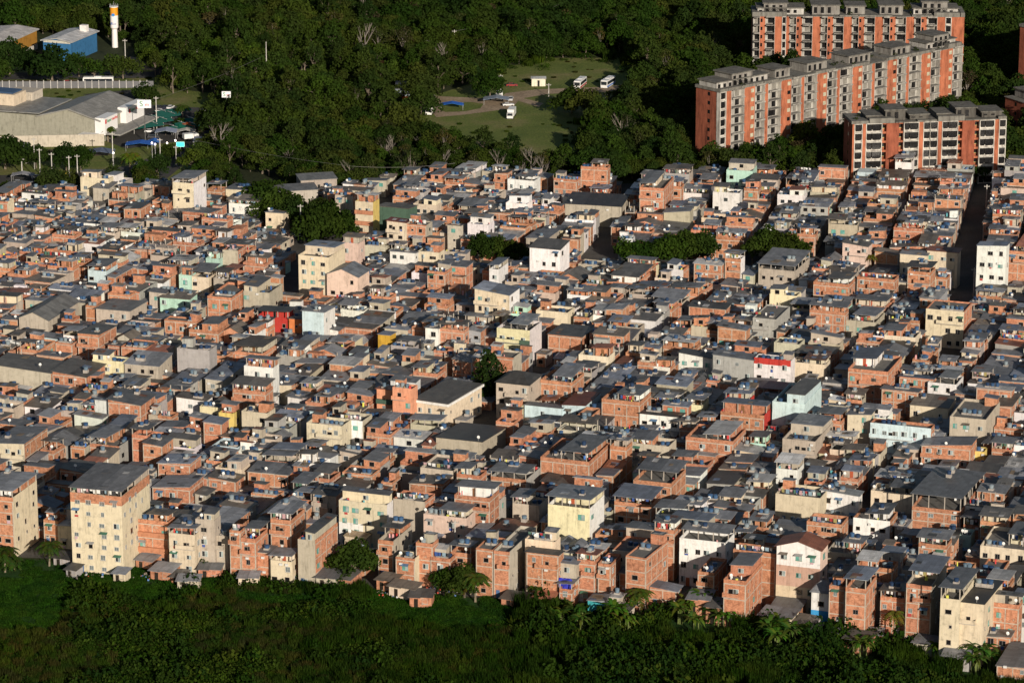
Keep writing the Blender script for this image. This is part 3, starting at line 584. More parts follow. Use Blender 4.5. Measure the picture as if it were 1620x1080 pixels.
# ------------------------------------------------------------------ placing the houses
def inpoly(x, y, P):
    c = False; j = len(P)-1
    for i in range(len(P)):
        if (P[i][1] > y) != (P[j][1] > y) and x < (P[j][0]-P[i][0])*(y-P[i][1])/(P[j][1]-P[i][1])+P[i][0]: c = not c
        j = i
    return c
def gp(L_): return [at(*p) for p in L_]
def segd(x, y, a, b):
    dx, dy = b[0]-a[0], b[1]-a[1]; t = max(0, min(1, ((x-a[0])*dx+(y-a[1])*dy)/(dx*dx+dy*dy)))
    return math.hypot(x-a[0]-t*dx, y-a[1]-t*dy)
RECTS = []      # (ox, oy, u, v, w, d)
def corners(o, u, v, w, d, x0=0, y0=0):
    return [(o[0]+v[0]*a+u[0]*b, o[1]+v[1]*a+u[1]*b) for a, b in ((x0, y0), (x0+w, y0), (x0+w, y0+d), (x0, y0+d))]
def sat(A, B, e=.08):
    for P, Q in ((A, B), (B, A)):
        for i in range(4):
            n = (P[(i+1) % 4][1]-P[i][1], P[i][0]-P[(i+1) % 4][0]); l = math.hypot(*n); n = (n[0]/l, n[1]/l)
            pa = [p[0]*n[0]+p[1]*n[1] for p in P]; qa = [q[0]*n[0]+q[1]*n[1] for q in Q]
            if max(pa) <= min(qa)+e or max(qa) <= min(pa)+e: return False
    return True
GRID = {}
def cells(C):
    xs = [c[0] for c in C]; ys = [c[1] for c in C]
    for i in range(int(min(xs)//15), int(max(xs)//15)+1):
        for j in range(int(min(ys)//15), int(max(ys)//15)+1): yield i, j
def hit(C):
    for k in cells(C):
        for B in GRID.get(k, ()):
            if sat(C, B): return True
    return False
def occupy(C):
    for k in cells(C): GRID.setdefault(k, []).append(C)
HOUSES = []; REFS = []; SHOW = []
for q in LM:
    k = q['k']; H = q['H']
    o = at(q['x0'], q['y'], H); u, v = axes(*o, k.get('az'))
    w = 6.0
    for _ in range(30):
        p = proj(o[0]+v[0]*w, o[1]+v[1]*w, H); w *= 1+max(-.5, min(.5, (q['x1']-p[0])/max(8, p[0]-q['x0'])*.8))
    e = (o[0]+v[0]*w, o[1]+v[1]*w); d = 8
    if q['x2']:
        for _ in range(40):
            p = proj(e[0]+u[0]*d, e[1]+u[1]*d, H); d *= 1+max(-.5, min(.5, (q['x2']-p[0])/max(8, p[0]-q['x1'])*.6))
    q.update(o=o, u=u, v=v, w=w, d=max(4.5, min(d, 30)), near=True, id=0)
LM.sort(key=lambda q: (0 if q['k'].get('prio') else 1, q['o'][1]))
for i, q in enumerate(LM):
    k = q['k']
    for _ in range(12):
        C = corners(q['o'], q['u'], q['v'], q['w'], q['d'])
        if not hit(C): break
        q['d'] = max(4, q['d']*.85)
        if q['d'] <= 4: break
    q['hitlm'] = hit(C)
    occupy(C)
    n = k.get('n') or max(1, round(q['H']/3.0))
    q.update(n=n, seed=1000+i, mark=1, **{a: b for a, b in k.items() if a not in ('n',)})
    HOUSES.append(q)
    p0 = proj(*q['o'], q['H']); base = proj(*q['o'], 0)
    SHOW.append((q['x0'], q['x1'], q['y'], q['y']+(base[1]-q['y'])*k.get('vis', .62 if q['y'] > 740 else .5), q['o'][1]))
    if k.get('ref'): REFS.append((k['ref'], (q['x0']+q['x1'])/2, q['y']+10))
print('landmark overlaps', [(round(q['x0']), round(q['y'])) for q in LM if q['hitlm']])
QUARTER = gp([(-160, 850), (100, 872), (240, 885), (400, 905), (540, 905), (600, 925), (800, 940), (900, 955), (1000, 950), (1140, 955), (1210, 970), (1290, 980),
              (1400, 995), (1480, 1000), (1640, 1035), (1800, 1050), (1800, 288), (1640, 290), (1560, 288), (1350, 292), (1100, 292), (920, 302), (740, 294),
              (600, 300), (540, 312), (500, 322), (478, 352), (455, 352), (440, 345), (400, 330), (330, 318), (250, 312), (190, 306), (130, 312), (80, 318), (-160, 328)])
STREETS = [([(1500, 600), (1524, 455), (1562, 280)], 5.5), ([(925, 440), (948, 405), (967, 355), (1004, 290)], 4.5), ([(745, 420), (1000, 420), (1290, 416)], 10),
           ([(400, 290), (484, 345), (500, 390)], 12), ([(500, 390), (478, 430), (462, 480)], 7), ([(500, 392), (620, 402), (700, 408)], 8), ([(604, 400), (606, 320)], 6),
           ([(588, 880), (640, 800)], 4), ([(760, 690), (870, 600)], 5), ([(770, 690), (660, 695)], 5), ([(480, 350), (560, 385)], 14), ([(505, 830), (470, 905)], 3)]
STREETS = [(gp(p), w) for p, w in STREETS]
def blocked(x, y, m=0):
    for P, w in STREETS:
        for a, b in zip(P, P[1:]):
            if segd(x, y, a, b) < w/2+m: return True
    return False
def clear_view(o, u, v, w, d, H):
    """true when a filler house of height H hides no landmark front"""
    a = proj(o[0], o[1], H+.8); b = proj(o[0]+v[0]*w+u[0]*d, o[1]+v[1]*w+u[1]*d, H+.8)
    for x0, x1, yt, yb, Y in SHOW:
        if Y > o[1]+1 and min(x1, b[0])-max(x0, a[0]) > 2 and a[1] < yb and a[1] > yt-60: return False
    return True
fr_ = random.Random(21)
def add_fill(o, u, v, w, d):
    C = corners(o, u, v, w, d)
    cx = sum(c[0] for c in C)/4; cy = sum(c[1] for c in C)/4
    px, py = proj(cx, cy, 0)
    if px < -90 or px > 1710 or not inpoly(cx, cy, QUARTER): return
    if ZONE[0] != (px > 880 and py < 428): return
    def bad(C): return any(blocked(c[0], c[1]) or not inpoly(c[0], c[1], QUARTER) for c in C) or blocked(sum(c[0] for c in C)/4, sum(c[1] for c in C)/4) or hit(C)
    if bad(C):
        for a, b, ww, dd in ((0, 0, w, d*.6), (0, d*.4, w, d*.6), (0, 0, w*.6, d), (w*.4, 0, w*.6, d), (0, 0, w*.78, d), (w*.22, 0, w*.78, d), (0, 0, w*.55, d*.55), (w*.45, 0, w*.55, d*.55), (0, d*.45, w*.55, d*.55), (w*.45, d*.45, w*.55, d*.55), (0, 0, w*.34, d), (w*.66, 0, w*.34, d)):
            if ww < 2.4 or dd < 2.4: continue
            C2 = corners(o, u, v, ww, dd, a, b)
            if not bad(C2): o, w, d, C = C2[0], ww, dd, C2; break
        else: return
    rr = fr_
    west = px < 470
    n = rr.choices([1, 2, 3], [9, 82, 9] if not west else [16, 79, 5])[0]
    if py > 850: n = rr.choice([2, 3, 3, 4])
    if w < 4: n = min(n, 2)
    while n > 1 and not clear_view(o, u, v, w, d, n*2.8+1): n -= 1
    top = rr.choices('stfdgx', [50, 25 if not west else 14, 7, 11, 3, 5])[0]
    if not clear_view(o, u, v, w, d, n*2.8+2.2): top = 's' if n == 1 else rr.choice('sf')
    if min(w, d) < 3.6 and top in 'tdg': top = 's'
    H = n*2.8+{'t': .95, 'f': .7, 'd': .9}.get(top, 0)+math.sin(o[0]*.05+1)*.35+math.sin(o[1]*.06)*.35+rr.uniform(-.45, .45)
    f = rr.choices('bckwgPYpumy', [59, 19, 5, 11, 4, 1.2, .4, .4, .6, .3, .2])[0]
    s = f if rr.random() < .75 else rr.choice('bcg')
    q = dict(o=o, u=u, v=v, w=w, d=d, H=H, n=n, f=f, s=s, top=top, seed=rr.randrange(10**6), near=False, label=None, id=0)
    occupy(C); HOUSES.append(q)
ZONE = [False]
# views that must stay open: canal trees, street trees
for x0, x1, yt, yb, py in ((748, 832, 390, 412, 420), (965, 1290, 388, 410, 418), (757, 797, 570, 635, 628), (415, 565, 315, 395, 352), (1365, 1395, 395, 425, 432)): SHOW.append((x0, x1, yt, yb, at(800, py)[1]))
for zone, az in ((False, 19.5), (True, 13.5)):
    ZONE[0] = zone; u, v = axes(0, 0, az); c0 = at(810, 560); V = -330.0; k = 0
    while V < 330:
        wa, wb = (fr_.uniform(6.2, 9.2), fr_.uniform(6.2, 9.2)) if not zone else (fr_.uniform(8, 9.4), fr_.uniform(8, 9.4))
        street = (3.4 if k % 4 == 0 else fr_.uniform(1.3, 2.3)) if not zone else fr_.uniform(2.8, 3.8); k += 1
        for cc, wc in ((V, wa), (V+wa+.1, wb)):
            U = -330.0
            while U < 420:
                d = fr_.uniform(4.1, 6.9) if fr_.random() < .92 else fr_.uniform(8.5, 13)
                gap = fr_.choice([.12, .12, .12, .5, 1.2]) if fr_.random() < .95 else 2.4
                bend = 3.4*math.sin(U*.013+V*.008)+1.2*math.sin(U*.06+V)*(not zone)      # the alleys are not quite straight
                ox, oy = c0[0]+v[0]*(cc+bend)+u[0]*U, c0[1]+v[1]*(cc+bend)+u[1]*U
                if fr_.random() < (.16 if not zone else .06):
                    h_ = wc*fr_.uniform(.42, .58); add_fill((ox, oy), u, v, h_-.06, d*fr_.uniform(.85, 1)); add_fill((ox+v[0]*h_, oy+v[1]*h_), u, v, wc-h_, d)
                else:
                    j = fr_.uniform(-.4, .4) if not zone else 0; add_fill((ox+v[0]*max(0, j), oy+v[1]*max(0, j)), u, v, wc-abs(j), d)
                U += d+gap
        V += wa+wb+.1+street
print('houses', len(HOUSES))
HOUSES.sort(key=lambda q: (0 if q.get('mark') else 1, q['o'][1]))
cnt = {}
BULK = MB(); nb = 0; houseidx = []
TOPW = dict(s='sheet roof', t='roof terrace', f='flat roof', d='stepped top', g='gabled roof', x='unfinished top', h='hipped roof', c='flat roof')
for i, q in enumerate(HOUSES):
    kind = KIND.get(q['f'], 'painted_house')
    solo = q.get('mark') or (cnt.get(kind, 0) < 290 and i < 560)
    q['id'] = i; q['near'] = bool(solo)
    if solo:
        cnt[kind] = cnt.get(kind, 0)+1
        rz = rz_of(q['u']); c = corners(q['o'], q['u'], q['v'], q['w'], q['d']); cx = sum(a[0] for a in c)/4; cy = sum(a[1] for a in c)/4
        root = empty(kind, *q['o'], 0, rz)
        S = Solo(root, q['o'], q['u'], q['v']); house(S, q)
        grp = 'houses packed side by side in the brick quarter'
        nm = WNAME[q['f']]
        if q.get('label'): tag(root, q['label'], 'house', grp)
        else: auto(root, f"{nm} house with {TOPW[q['top']]}", 'house', grp, *c[0], q['H'])
    else:
        house(Bulk(BULK, q['o'], q['u'], q['v']), q); nb += 1
BULK.xf = None
tag(BULK.build('distant_houses'), 'mass of small brick and cement houses filling the far part of the quarter', 'houses', None, 'stuff')
tag(CL.build('rooftop_clutter'), 'scattered household clutter lying about on slabs and roof terraces', 'clutter', None, 'stuff')
print('solo', cnt, 'bulk', nb, 'tanks', len(TANKS), 'dishes', len(DISHES), 'lines', len(LINES))
# ------------------------------------------------------------------ water tanks, dishes, washing
def tank_into(T, L_, x, y, z, r, h, c):
    T.cyl(x, y, z, z+h*.8, r*.84, r, 12, 'plastic', c, False)
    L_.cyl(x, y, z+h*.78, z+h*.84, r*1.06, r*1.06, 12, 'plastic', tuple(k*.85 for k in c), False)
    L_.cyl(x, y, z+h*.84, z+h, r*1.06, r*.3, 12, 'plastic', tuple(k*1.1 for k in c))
TANKS.sort(key=lambda t: t[1]+abs(t[0])*.1)
TM = {}
def infr(x, y, z, m=0):
    a, b = proj(x, y, z); return -m < a < 1620+m and b < 1080+m
rest = MB(); nt_ = 0
for (x, y, z, r, h, c, hid) in TANKS:
    if nt_ < 300 and infr(x, y, z, -3):
        ci = BLUE.index(c)
        if ci not in TM:
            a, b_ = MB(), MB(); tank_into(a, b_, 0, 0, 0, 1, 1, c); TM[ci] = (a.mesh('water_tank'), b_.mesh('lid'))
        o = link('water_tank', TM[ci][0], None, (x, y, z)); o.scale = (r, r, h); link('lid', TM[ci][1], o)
        nm = ['blue', 'bright blue', 'light blue', 'dark blue', 'pale blue'][ci]
        auto(o, f'{nm} rooftop water tank', 'water tank', 'round plastic water tanks on the roofs', x, y, z); nt_ += 1
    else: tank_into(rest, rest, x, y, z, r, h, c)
tag(rest.build('distant_water_tanks'), 'countless blue plastic water tanks on the farther roofs', 'water tanks', None, 'stuff')
def dish_into(m_, x, y, z):
    m_.cyl(x, y, z, z+.7, .05, .05, 5, 'metal', (.4, .4, .4), False)
    n_ = Vector((.35, -.75, .55)).normalized(); a = n_.orthogonal().normalized(); b_ = n_.cross(a); c = Vector((x, y, z+.95))
    for r0, r1, d0, d1 in ((0, .25, 0, .02), (.25, .40, .02, .08)):
        for k in range(12):
            t0, t1 = 2*math.pi*k/12, 2*math.pi*(k+1)/12
            f = lambda r, t, d: tuple(c+(a*math.cos(t)+b_*math.sin(t))*r+n_*d)
            m_.quad([f(r0, t0, d0), f(r1, t0, d1), f(r1, t1, d1), f(r0, t1, d0)] if r0 else [f(0, 0, 0), f(r1, t0, d1), f(r1, t1, d1)], 'paint', (.62, .62, .60))
dm = MB(); dish_into(dm, 0, 0, 0); dm = dm.mesh('satellite_dish'); rest = MB(); DISHES.sort(key=lambda t: t[1])
for i, (x, y, z) in enumerate(DISHES):
    if i < 160 and infr(x, y, z, -3): auto(link('satellite_dish', dm, None, (x, y, z)), 'small white satellite dish', 'satellite dish', 'satellite dishes on the house roofs', x, y, z)
    else: dish_into(rest, x, y, z)
tag(rest.build('distant_satellite_dishes'), 'pale satellite dishes scattered over the farther roofs', 'satellite dishes', None, 'stuff')
LINES.sort(key=lambda t: t[0][1]); rest = MB(); cr = random.Random(5)
CC = [(.7, .7, .68)]*4+[(.4, .05, .05), (.05, .10, .3), (.5, .32, .34), (.35, .3, .12), (.08, .16, .12), (.05, .05, .06), (.05, .05, .06), (.25, .35, .42)]
for i, (a, b_, z, _) in enumerate(LINES):
    m_ = MB() if i < 150 else rest; L_ = math.hypot(b_[0]-a[0], b_[1]-a[1]); t = 0
    dx, dy = (b_[0]-a[0])/L_, (b_[1]-a[1])/L_; ox, oy = (0, 0) if i < 150 else a
    m_.box(ox, oy-.01, z-.02, ox+.02, oy+.01, z, 'cloth', (.3, .3, .3)); m_.quad([(ox, oy, z), (ox+dx*L_, oy+dy*L_, z), (ox+dx*L_, oy+dy*L_, z+.03), (ox, oy, z+.03)], 'cloth', (.3, .3, .3))
    while t < L_-.8:
        w_ = cr.uniform(.35, .9); h_ = cr.uniform(.5, 1.2); t += cr.uniform(.05, .4); c = cr.choice(CC); s_ = .06
        P = [(ox+dx*t-dy*s_, oy+dy*t+dx*s_, z-h_), (ox+dx*(t+w_)+dy*s_, oy+dy*(t+w_)-dx*s_, z-h_), (ox+dx*(t+w_), oy+dy*(t+w_), z), (ox+dx*t, oy+dy*t, z)]
        m_.quad(P, 'cloth', c); t += w_
    if i < 150:
        o = m_.build('washing_line', None, (a[0], a[1], 0)); auto(o, 'line of colourful drying laundry', 'washing line', 'laundry lines on the terraces', a[0], a[1], z)
tag(rest.build('distant_laundry'), 'dots of coloured laundry on the farther terraces', 'laundry', None, 'stuff')
def np_mesh(name, quads, tints, mats, mi):
    """quads: (n,4,3) array"""
    n = len(quads); me = bpy.data.meshes.new(name)
    me.vertices.add(n*4); me.vertices.foreach_set('co', quads.reshape(-1).astype(np.float32))
    me.loops.add(n*4); me.loops.foreach_set('vertex_index', np.arange(n*4, dtype=np.int32))
    me.polygons.add(n); me.polygons.foreach_set('loop_start', np.arange(0, n*4, 4, dtype=np.int32))
    for k in mats: me.materials.append(MATS[k])
    me.polygons.foreach_set('material_index', mi.astype(np.int32))
    a = me.attributes.new('tint', 'FLOAT_VECTOR', 'FACE'); a.data.foreach_set('vector', tints.reshape(-1).astype(np.float32))
    me.update(calc_edges=True); return me
def leaves(rs, centres, radii, per, size, col, colv=.3, up=.35, flat=.75, inner=.6):
    Q, T = [], []
    for c, r in zip(centres, radii):
        n = max(6, int(per*r*r)); d = rs.normal(size=(n, 3)); d[:, 2] = d[:, 2]+up; d /= np.linalg.norm(d, axis=1)[:, None]
        p = c+d*(r*(inner+(1-inner)*rs.random(n))[:, None])*np.array([1, 1, flat])
        nn = d+rs.normal(size=(n, 3))*.65; nn /= np.linalg.norm(nn, axis=1)[:, None]
        a = np.cross(nn, rs.normal(size=(n, 3))); a /= np.linalg.norm(a, axis=1)[:, None]; b_ = np.cross(nn, a)
        s = size*(.6+.8*rs.random(n))[:, None]
        Q.append(np.stack([p-a*s-b_*s*.2, p-b_*s*.75, p+a*s+b_*s*.15, p+b_*s*.8], axis=1))
        k = (1-colv/2+colv*rs.random())*(1-colv*.35+colv*.7*rs.random(n))
        T.append(np.array(col)[None, :]*k[:, None])
    return np.concatenate(Q), np.concatenate(T)
# ------------------------------------------------------------------ big buildings beyond the quarter
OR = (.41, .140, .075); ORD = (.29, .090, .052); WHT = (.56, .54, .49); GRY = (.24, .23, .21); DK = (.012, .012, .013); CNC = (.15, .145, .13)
def block_frame(p0, p1, h, depth):
    """p0, p1: photo pixels of the two ends of the roof edge at height h; returns origin, along, away"""
    a = at(*p0, h); b_ = at(*p1, h); L_ = math.hypot(b_[0]-a[0], b_[1]-a[1])
    v = ((b_[0]-a[0])/L_, (b_[1]-a[1])/L_); u = (-v[1], v[0])
    return a, v, u, L_
class Pieces:
    def __init__(s, root): s.root = root; s.n = 0; s.rest = MB()
    def add(s, fn):
        m_ = MB() if s.n < 96 else s.rest; fn(m_); s.n += 1
        if s.n <= 96: m_.build('window_opening', s.root)
    def box(s, *a): s.add(lambda m_: m_.box(*a))
    def quad(s, *a): s.add(lambda m_: m_.quad(*a))
    def done(s):
        if s.rest.f: tag(s.rest.build('far_window_openings', s.root), kind='stuff')
def apartment(p0, p1, h, depth, n, bays, label, houses_, pent=True, boxc=GRY, proj_=.7, op=(.55, .85)):
    a, v, u, L_ = block_frame(p0, p1, h, depth); rz = math.atan2(v[1], v[0])
    root = empty('apartment_block', *a, 0, rz); auto(root, label, 'apartment block', 'empty orange and white apartment blocks', *a, h); AUTO.pop(); root['label'] = label
    hs = h/n; W = MB(); Dp = Pieces(root); tot = sum(b[1] for b in bays); x = 0; k = L_/tot; r = random.Random(int(p0[0])); nb_ = 0
    Rb = MB(); Fx = MB()
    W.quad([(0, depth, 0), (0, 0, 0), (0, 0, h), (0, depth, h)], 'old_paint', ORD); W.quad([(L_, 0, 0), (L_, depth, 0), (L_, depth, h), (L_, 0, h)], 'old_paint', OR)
    W.quad([(L_, depth, 0), (0, depth, 0), (0, depth, h), (L_, depth, h)], 'old_paint', OR)
    W.quad([(0, 0, h), (L_, 0, h), (L_, depth, h), (0, depth, h)], 'concrete', CNC)
    for j in range(n):      # end windows
        z = j*hs+1
        for xx, s in ((-.02, 1), (L_+.02, -1)):
            Dp.quad([(xx, depth*.42, z), (xx, depth*.52, z), (xx, depth*.52, z+1.3), (xx, depth*.42, z+1.3)], 'glass', DK)
    for kind, wd in bays:
        x1 = x+wd*k
        if kind[0] == 'o':
            W.box(x, 0, 0, x1, .9, h, 'old_paint', OR)
            for j in range(n):
                z = j*hs+.9
                if kind == 'ow':
                    Dp.box(x1-1.9, -.06, z, x1-.5, -.002, z+1.3, 'glass', (.42, .40, .30) if r.random() < .8 else DK)
                elif kind == 'od': Dp.box(x+.3, -.06, z, x+1.0, -.002, z+1.3, 'glass', DK)
        elif kind == 'r':
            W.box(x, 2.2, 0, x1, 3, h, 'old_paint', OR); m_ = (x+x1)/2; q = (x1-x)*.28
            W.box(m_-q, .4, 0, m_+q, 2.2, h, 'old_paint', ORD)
            for j in range(n):
                z = j*hs+.9
                for xa, xb in ((x+.2, m_-q-.2), (m_+q+.2, x1-.2)):
                    Dp.box(xa, 2.14, z, xb, 2.198, z+1.5, 'glass', DK); Dp.box(xa, 2.10, z-.2, xb, 2.195, z, 'old_paint', (.5, .45, .2))
                    W.box(xa-.2, .6, j*hs+hs-.7, xb+.2, 1.0, j*hs+hs, 'old_paint', OR, True)
        else:
            W.quad([(x, 1.7, 0), (x1, 1.7, 0), (x1, 1.7, h), (x, 1.7, h)], 'old_paint', WHT if kind == 'w' else (.38, .37, .34))
            pw = .12 if kind == 'w' else .05; W.box(x-pw, -.1, 0, x+pw, 1.7, h, 'old_paint', WHT); W.box(x1-pw, -.1, 0, x1+pw, 1.7, h, 'old_paint', WHT)
            for j in range(n):
                z = j*hs; nb_ += 1
                if kind == 'b':
                    Dp.box(x+(x1-x)*(op[0] if r.random() < .85 else .2), 1.62, z+.2, x+(x1-x)*op[1], 1.69, z+hs-.45, 'glass', DK if r.random() < .8 else (.2, .19, .17))
                    B_ = MB(); bp = proj_; B_.box(x+.13, -bp, z+hs-.2, x1-.13, 1.69, z+hs, 'old_paint', GRY, True)
                    B_.box(x+.13, -bp, z+hs, x1-.13, -bp+.08, z+hs+.35*(r.random() < .6)+.02, 'old_paint', (.33, .32, .29))
                else:
                    c = [(.07, .36), (.42, .93)] if x1-x > 4.5 else [(.12, .88)]
                    for c0, c1 in c:
                        Dp.box(x+(x1-x)*c0, .2, z+.45, x+(x1-x)*c1, .26, z+hs-.42, 'glass', DK)
                    W.box(x+.13, .27, z, x1-.13, .5, z+.8, 'old_paint', WHT)
                    B_ = MB(); B_.box(x+.13, -.25, z+hs-.35, x1-.13, 1.69, z+hs, 'old_paint', (.5, .49, .45), True)
                if nb_ <= 98: B_.build('balcony', root)
                else: Rb.v  # beyond the first hundred the slabs share one part
                if nb_ > 98:
                    i0 = len(Rb.v); Rb.v += B_.v; Rb.f += [tuple(q+i0 for q in f) for f in B_.f]; Rb.m += B_.m; Rb.t += B_.t; Rb.uv += B_.uv
        x = x1
    # weathered roof edge in broken lengths, upper set-back storey, roof rooms
    E = MB(); x = -.4
    while x < L_:
        x1 = min(L_+.4, x+r.uniform(6, 14)); E.box(x, -.12-.3*r.random(), h-.1, x1-.3, depth+.2, h+r.choice([.15, .5, .9, 1.6]), 'old_paint', (.19, .185, .165), True); x = x1
    Pn = MB()
    for x, x1, hh, col in houses_:
        x *= L_; x1 *= L_; z = h+.3; hh = .6+hh*.72
        Pn.box(x, 2.0, z, x1, depth-1.5, z+hh, 'old_paint', boxc if not col else (.42, .41, .38))
        Pn.box(x-.5, 1.5, z+hh, x1+.5, depth-1.0, z+hh+.35, 'old_paint', (.15, .145, .13), True)
        for q in range(int((x1-x)/2.6)):
            Dp.box(x+.6+q*2.6, 1.93, z+.6, x+1.8+q*2.6, 1.99, z+hh-.6, 'glass', DK)
    W.build('wall', root); Dp.done(); E.build('roof_edge', root); Pn.build('roof_room', root)
    Q_, T_ = [], []; rs_ = np.random.RandomState(int(h*7+L_))      # weeds that took root along the roof
    cs_ = [np.array([rs_.uniform(1, L_-1), rs_.uniform(.5, depth-1), h+.9]) for _ in range(int(L_/4.5))]
    Q_, T_ = leaves(rs_, cs_, [rs_.uniform(.5, 1.5) for _ in cs_], 26, .28, (.035, .05, .015)); tag(link('roof_weeds', np_mesh('roof_weeds', Q_, T_, ['leaf'], np.zeros(len(Q_))), root), kind='stuff')
    if Rb.f: tag(Rb.build('far_balconies', root), kind='stuff')
    q = corners(a, u, v, L_, depth); occupy(q); BIG.append(q); return root
BIG = []
mod = [('b', 6), ('ow', 5), ('b', 4.6), ('o', 1.6)]
apartment((1140, 146), (1523, 73), 25, 12, 8, [('w', 2.6), ('o', 2.4)]+mod*6+[('ow', 5), ('b', 5)], 'long abandoned orange and grey apartment block running diagonally, dark roof rooms on top',
          [(.0, .2, 2.6, 1), (.06, .14, 5.4, 0), (.23, .29, 3.5, 0), (.36, .44, 3.6, 0), (.53, .62, 3.4, 0), (.71, .79, 3.4, 0), (.86, .985, 2.6, 1), (.89, .955, 5.6, 0)])
apartment((1192, 26), (1526, 27), 25, 13, 8, [('b', 3.5), ('od', 3), ('b', 5), ('o', 4), ('w', 2), ('o', 2)]+[('b', 3.5), ('od', 3.2), ('b', 5.5), ('o', 4.5)]*5+[('w', 3), ('o', 7)],
          'rearmost abandoned orange apartment block with projecting balconies and a ragged grey roof',
          [(.02, .24, 2.5, 1), (.05, .16, 5, 0), (.28, .41, 4, 0), (.44, .53, 3.6, 0), (.60, .71, 4, 0), (.76, .97, 2.5, 1), (.8, .92, 6, 0)], proj_=1.9, op=(.3, .9))
apartment((1349, 196), (1592, 188), 22, 12, 7, [('o', 1), ('w', 3.4), ('o', 1.8), ('w', 7), ('r', 10), ('w', 6.6), ('o', 2.2), ('w', 3), ('w', 3.4), ('o', 2), ('w', 7), ('r', 10), ('w', 6.6), ('o', 2.2), ('w', 3)],
          'front abandoned apartment block in white and orange with two dark roof blocks', [(.22, .35, 3.8, 0), (.68, .81, 3.8, 0), (.1, .19, 1.4, 0), (.38, .50, 1.4, 0), (.56, .64, 1.4, 0), (.85, .98, 1.6, 0)], boxc=(.10, .095, .085))
apartment((1622, 163), (1730, 150), 13, 12, 4, [('o', 4), ('w', 5), ('w', 5), ('o', 3), ('w', 5), ('b', 5)], 'low piece of orange and white apartment block at the right picture edge', [(.1, .4, 3, 0), (.5, .9, 3, 0)])
apartment((1654, 50), (1800, 26), 27, 13, 9, [('o', 9), ('w', 6), ('o', 5), ('b', 6), ('o', 5), ('b', 6)], 'tall bare orange end of an apartment block cut by the right picture edge', [(.05, .3, 3, 0)])
def placed(name, px, py, z=0, rz=0):
    x, y = at(px, py, z); return empty(name, x, y, 0, rz)
def shed(name, label, cat, pf, pr, pl, h, side, front, roofc, rise, base=None, group=None):
    """gabled hall: pf front corner, pr far end of the right wall, pl far end of the left-going front wall, all pixels at eave height"""
    a = at(*pf, h); b_ = at(*pr, h); c = at(*pl, h)
    D = math.hypot(b_[0]-a[0], b_[1]-a[1]); u = ((b_[0]-a[0])/D, (b_[1]-a[1])/D); v = (u[1], -u[0])
    Wd = abs((c[0]-a[0])*v[0]+(c[1]-a[1])*v[1])
    o = (a[0]-v[0]*Wd, a[1]-v[1]*Wd); root = empty(name, *o, 0, rz_of(u)); tag(root, label, cat, group)
    M_ = MB(); M_.quad([(0, 0, 0), (Wd, 0, 0), (Wd, 0, h), (Wd/2, 0, h+rise), (0, 0, h)], 'plaster', front)
    M_.quad([(Wd, 0, 0), (Wd, D, 0), (Wd, D, h), (Wd, 0, h)], 'plaster', side); M_.quad([(0, D, 0), (0, 0, 0), (0, 0, h), (0, D, h)], 'plaster', side)
    M_.quad([(Wd, D, 0), (0, D, 0), (0, D, h), (Wd/2, D, h+rise), (Wd, D, h)], 'plaster', side); M_.build('wall', root)
    Rf = MB(); k = rise/(Wd/2)
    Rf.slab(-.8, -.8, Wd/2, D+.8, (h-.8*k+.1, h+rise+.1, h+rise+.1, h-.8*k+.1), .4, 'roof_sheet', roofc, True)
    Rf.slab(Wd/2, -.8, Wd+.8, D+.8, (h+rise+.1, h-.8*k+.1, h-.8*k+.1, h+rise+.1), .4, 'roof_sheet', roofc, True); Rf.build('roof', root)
    occupy(corners(o, u, v, Wd, D)); BIG.append(corners(o, u, v, Wd, D))
    return root, Wd, D
# blue and orange halls
bl = (.035, .14, .30)
r1, w1, d1 = shed('blue_hall', 'bright blue industrial hall with a pale roof beside the orange hall', 'hall', (112, 66), (153, 49), (65, 64), 8.2, bl, bl, (.55, .55, .56), 1.0)
M_ = MB(); M_.box(w1*.02, -.1, 7.2, w1*.98, -.002, 8.2, 'plaster', (.55, .53, .45)); M_.build('fascia', r1)
M_ = MB(); M_.box(w1*.62, d1*.75, 8.3, w1*.85, d1*.85, 11.2, 'plaster', (.75, .72, .7)); M_.build('roof_vent', r1)
r2, w2, d2 = shed('orange_hall', 'ochre orange industrial hall with a pale roof at the left edge', 'hall', (0, 72), (58, 46), (-60, 66), 8.2, (.34, .17, .03), (.34, .17, .03), (.55, .52, .50), 1.0)
M_ = MB()
for i in range(14): M_.box(w2-.0+.02, d2*(.35+.045*i), .3, w2+.4, d2*(.35+.045*i)+1.6, 2.4, 'plaster', (.55, .52, .46))
M_.build('window_row', r2)
# supermarket
sm_, ws, ds = shed('supermarket', 'long low beige supermarket hall with a curved grey roof and white sign walls', 'supermarket', (157, 190), (219, 162), (30, 196), 8.5, (.33, .32, .26), (.33, .32, .26), (.25, .245, .23), 3.2)
M_ = MB(); M_.box(-60, .2, 0, 0, ds*.8, 8.2, 'plaster', (.33, .32, .26)); M_.build('side_wing', sm_)
M_ = MB(); M_.slab(-60.5, -.3, 0, ds*.8+.5, (8.3, 9.2, 9.2, 8.3), .3, 'roof_sheet', (.23, .23, .22)); M_.build('wing_roof', sm_)
M_ = MB(); M_.box(-26, 8, 9, -14, 17, 13, 'plaster', (.62, .52, .40)); M_.box(-22, 18, 9, -12, 26, 12, 'plaster', (.5, .45, .38)); M_.build('rooftop_plant_room', sm_)
M_ = MB(); M_.box(-25, 9, 13.1, -15, 16, 13.6, 'metal', (.05, .10, .2)); M_.build('solar_tank_row', sm_)
M_ = MB(); M_.box(ws*.73, -4, 0, ws, -.05, 3.8, 'plaster', (.75, .74, .72)); M_.build('loading_dock', sm_)
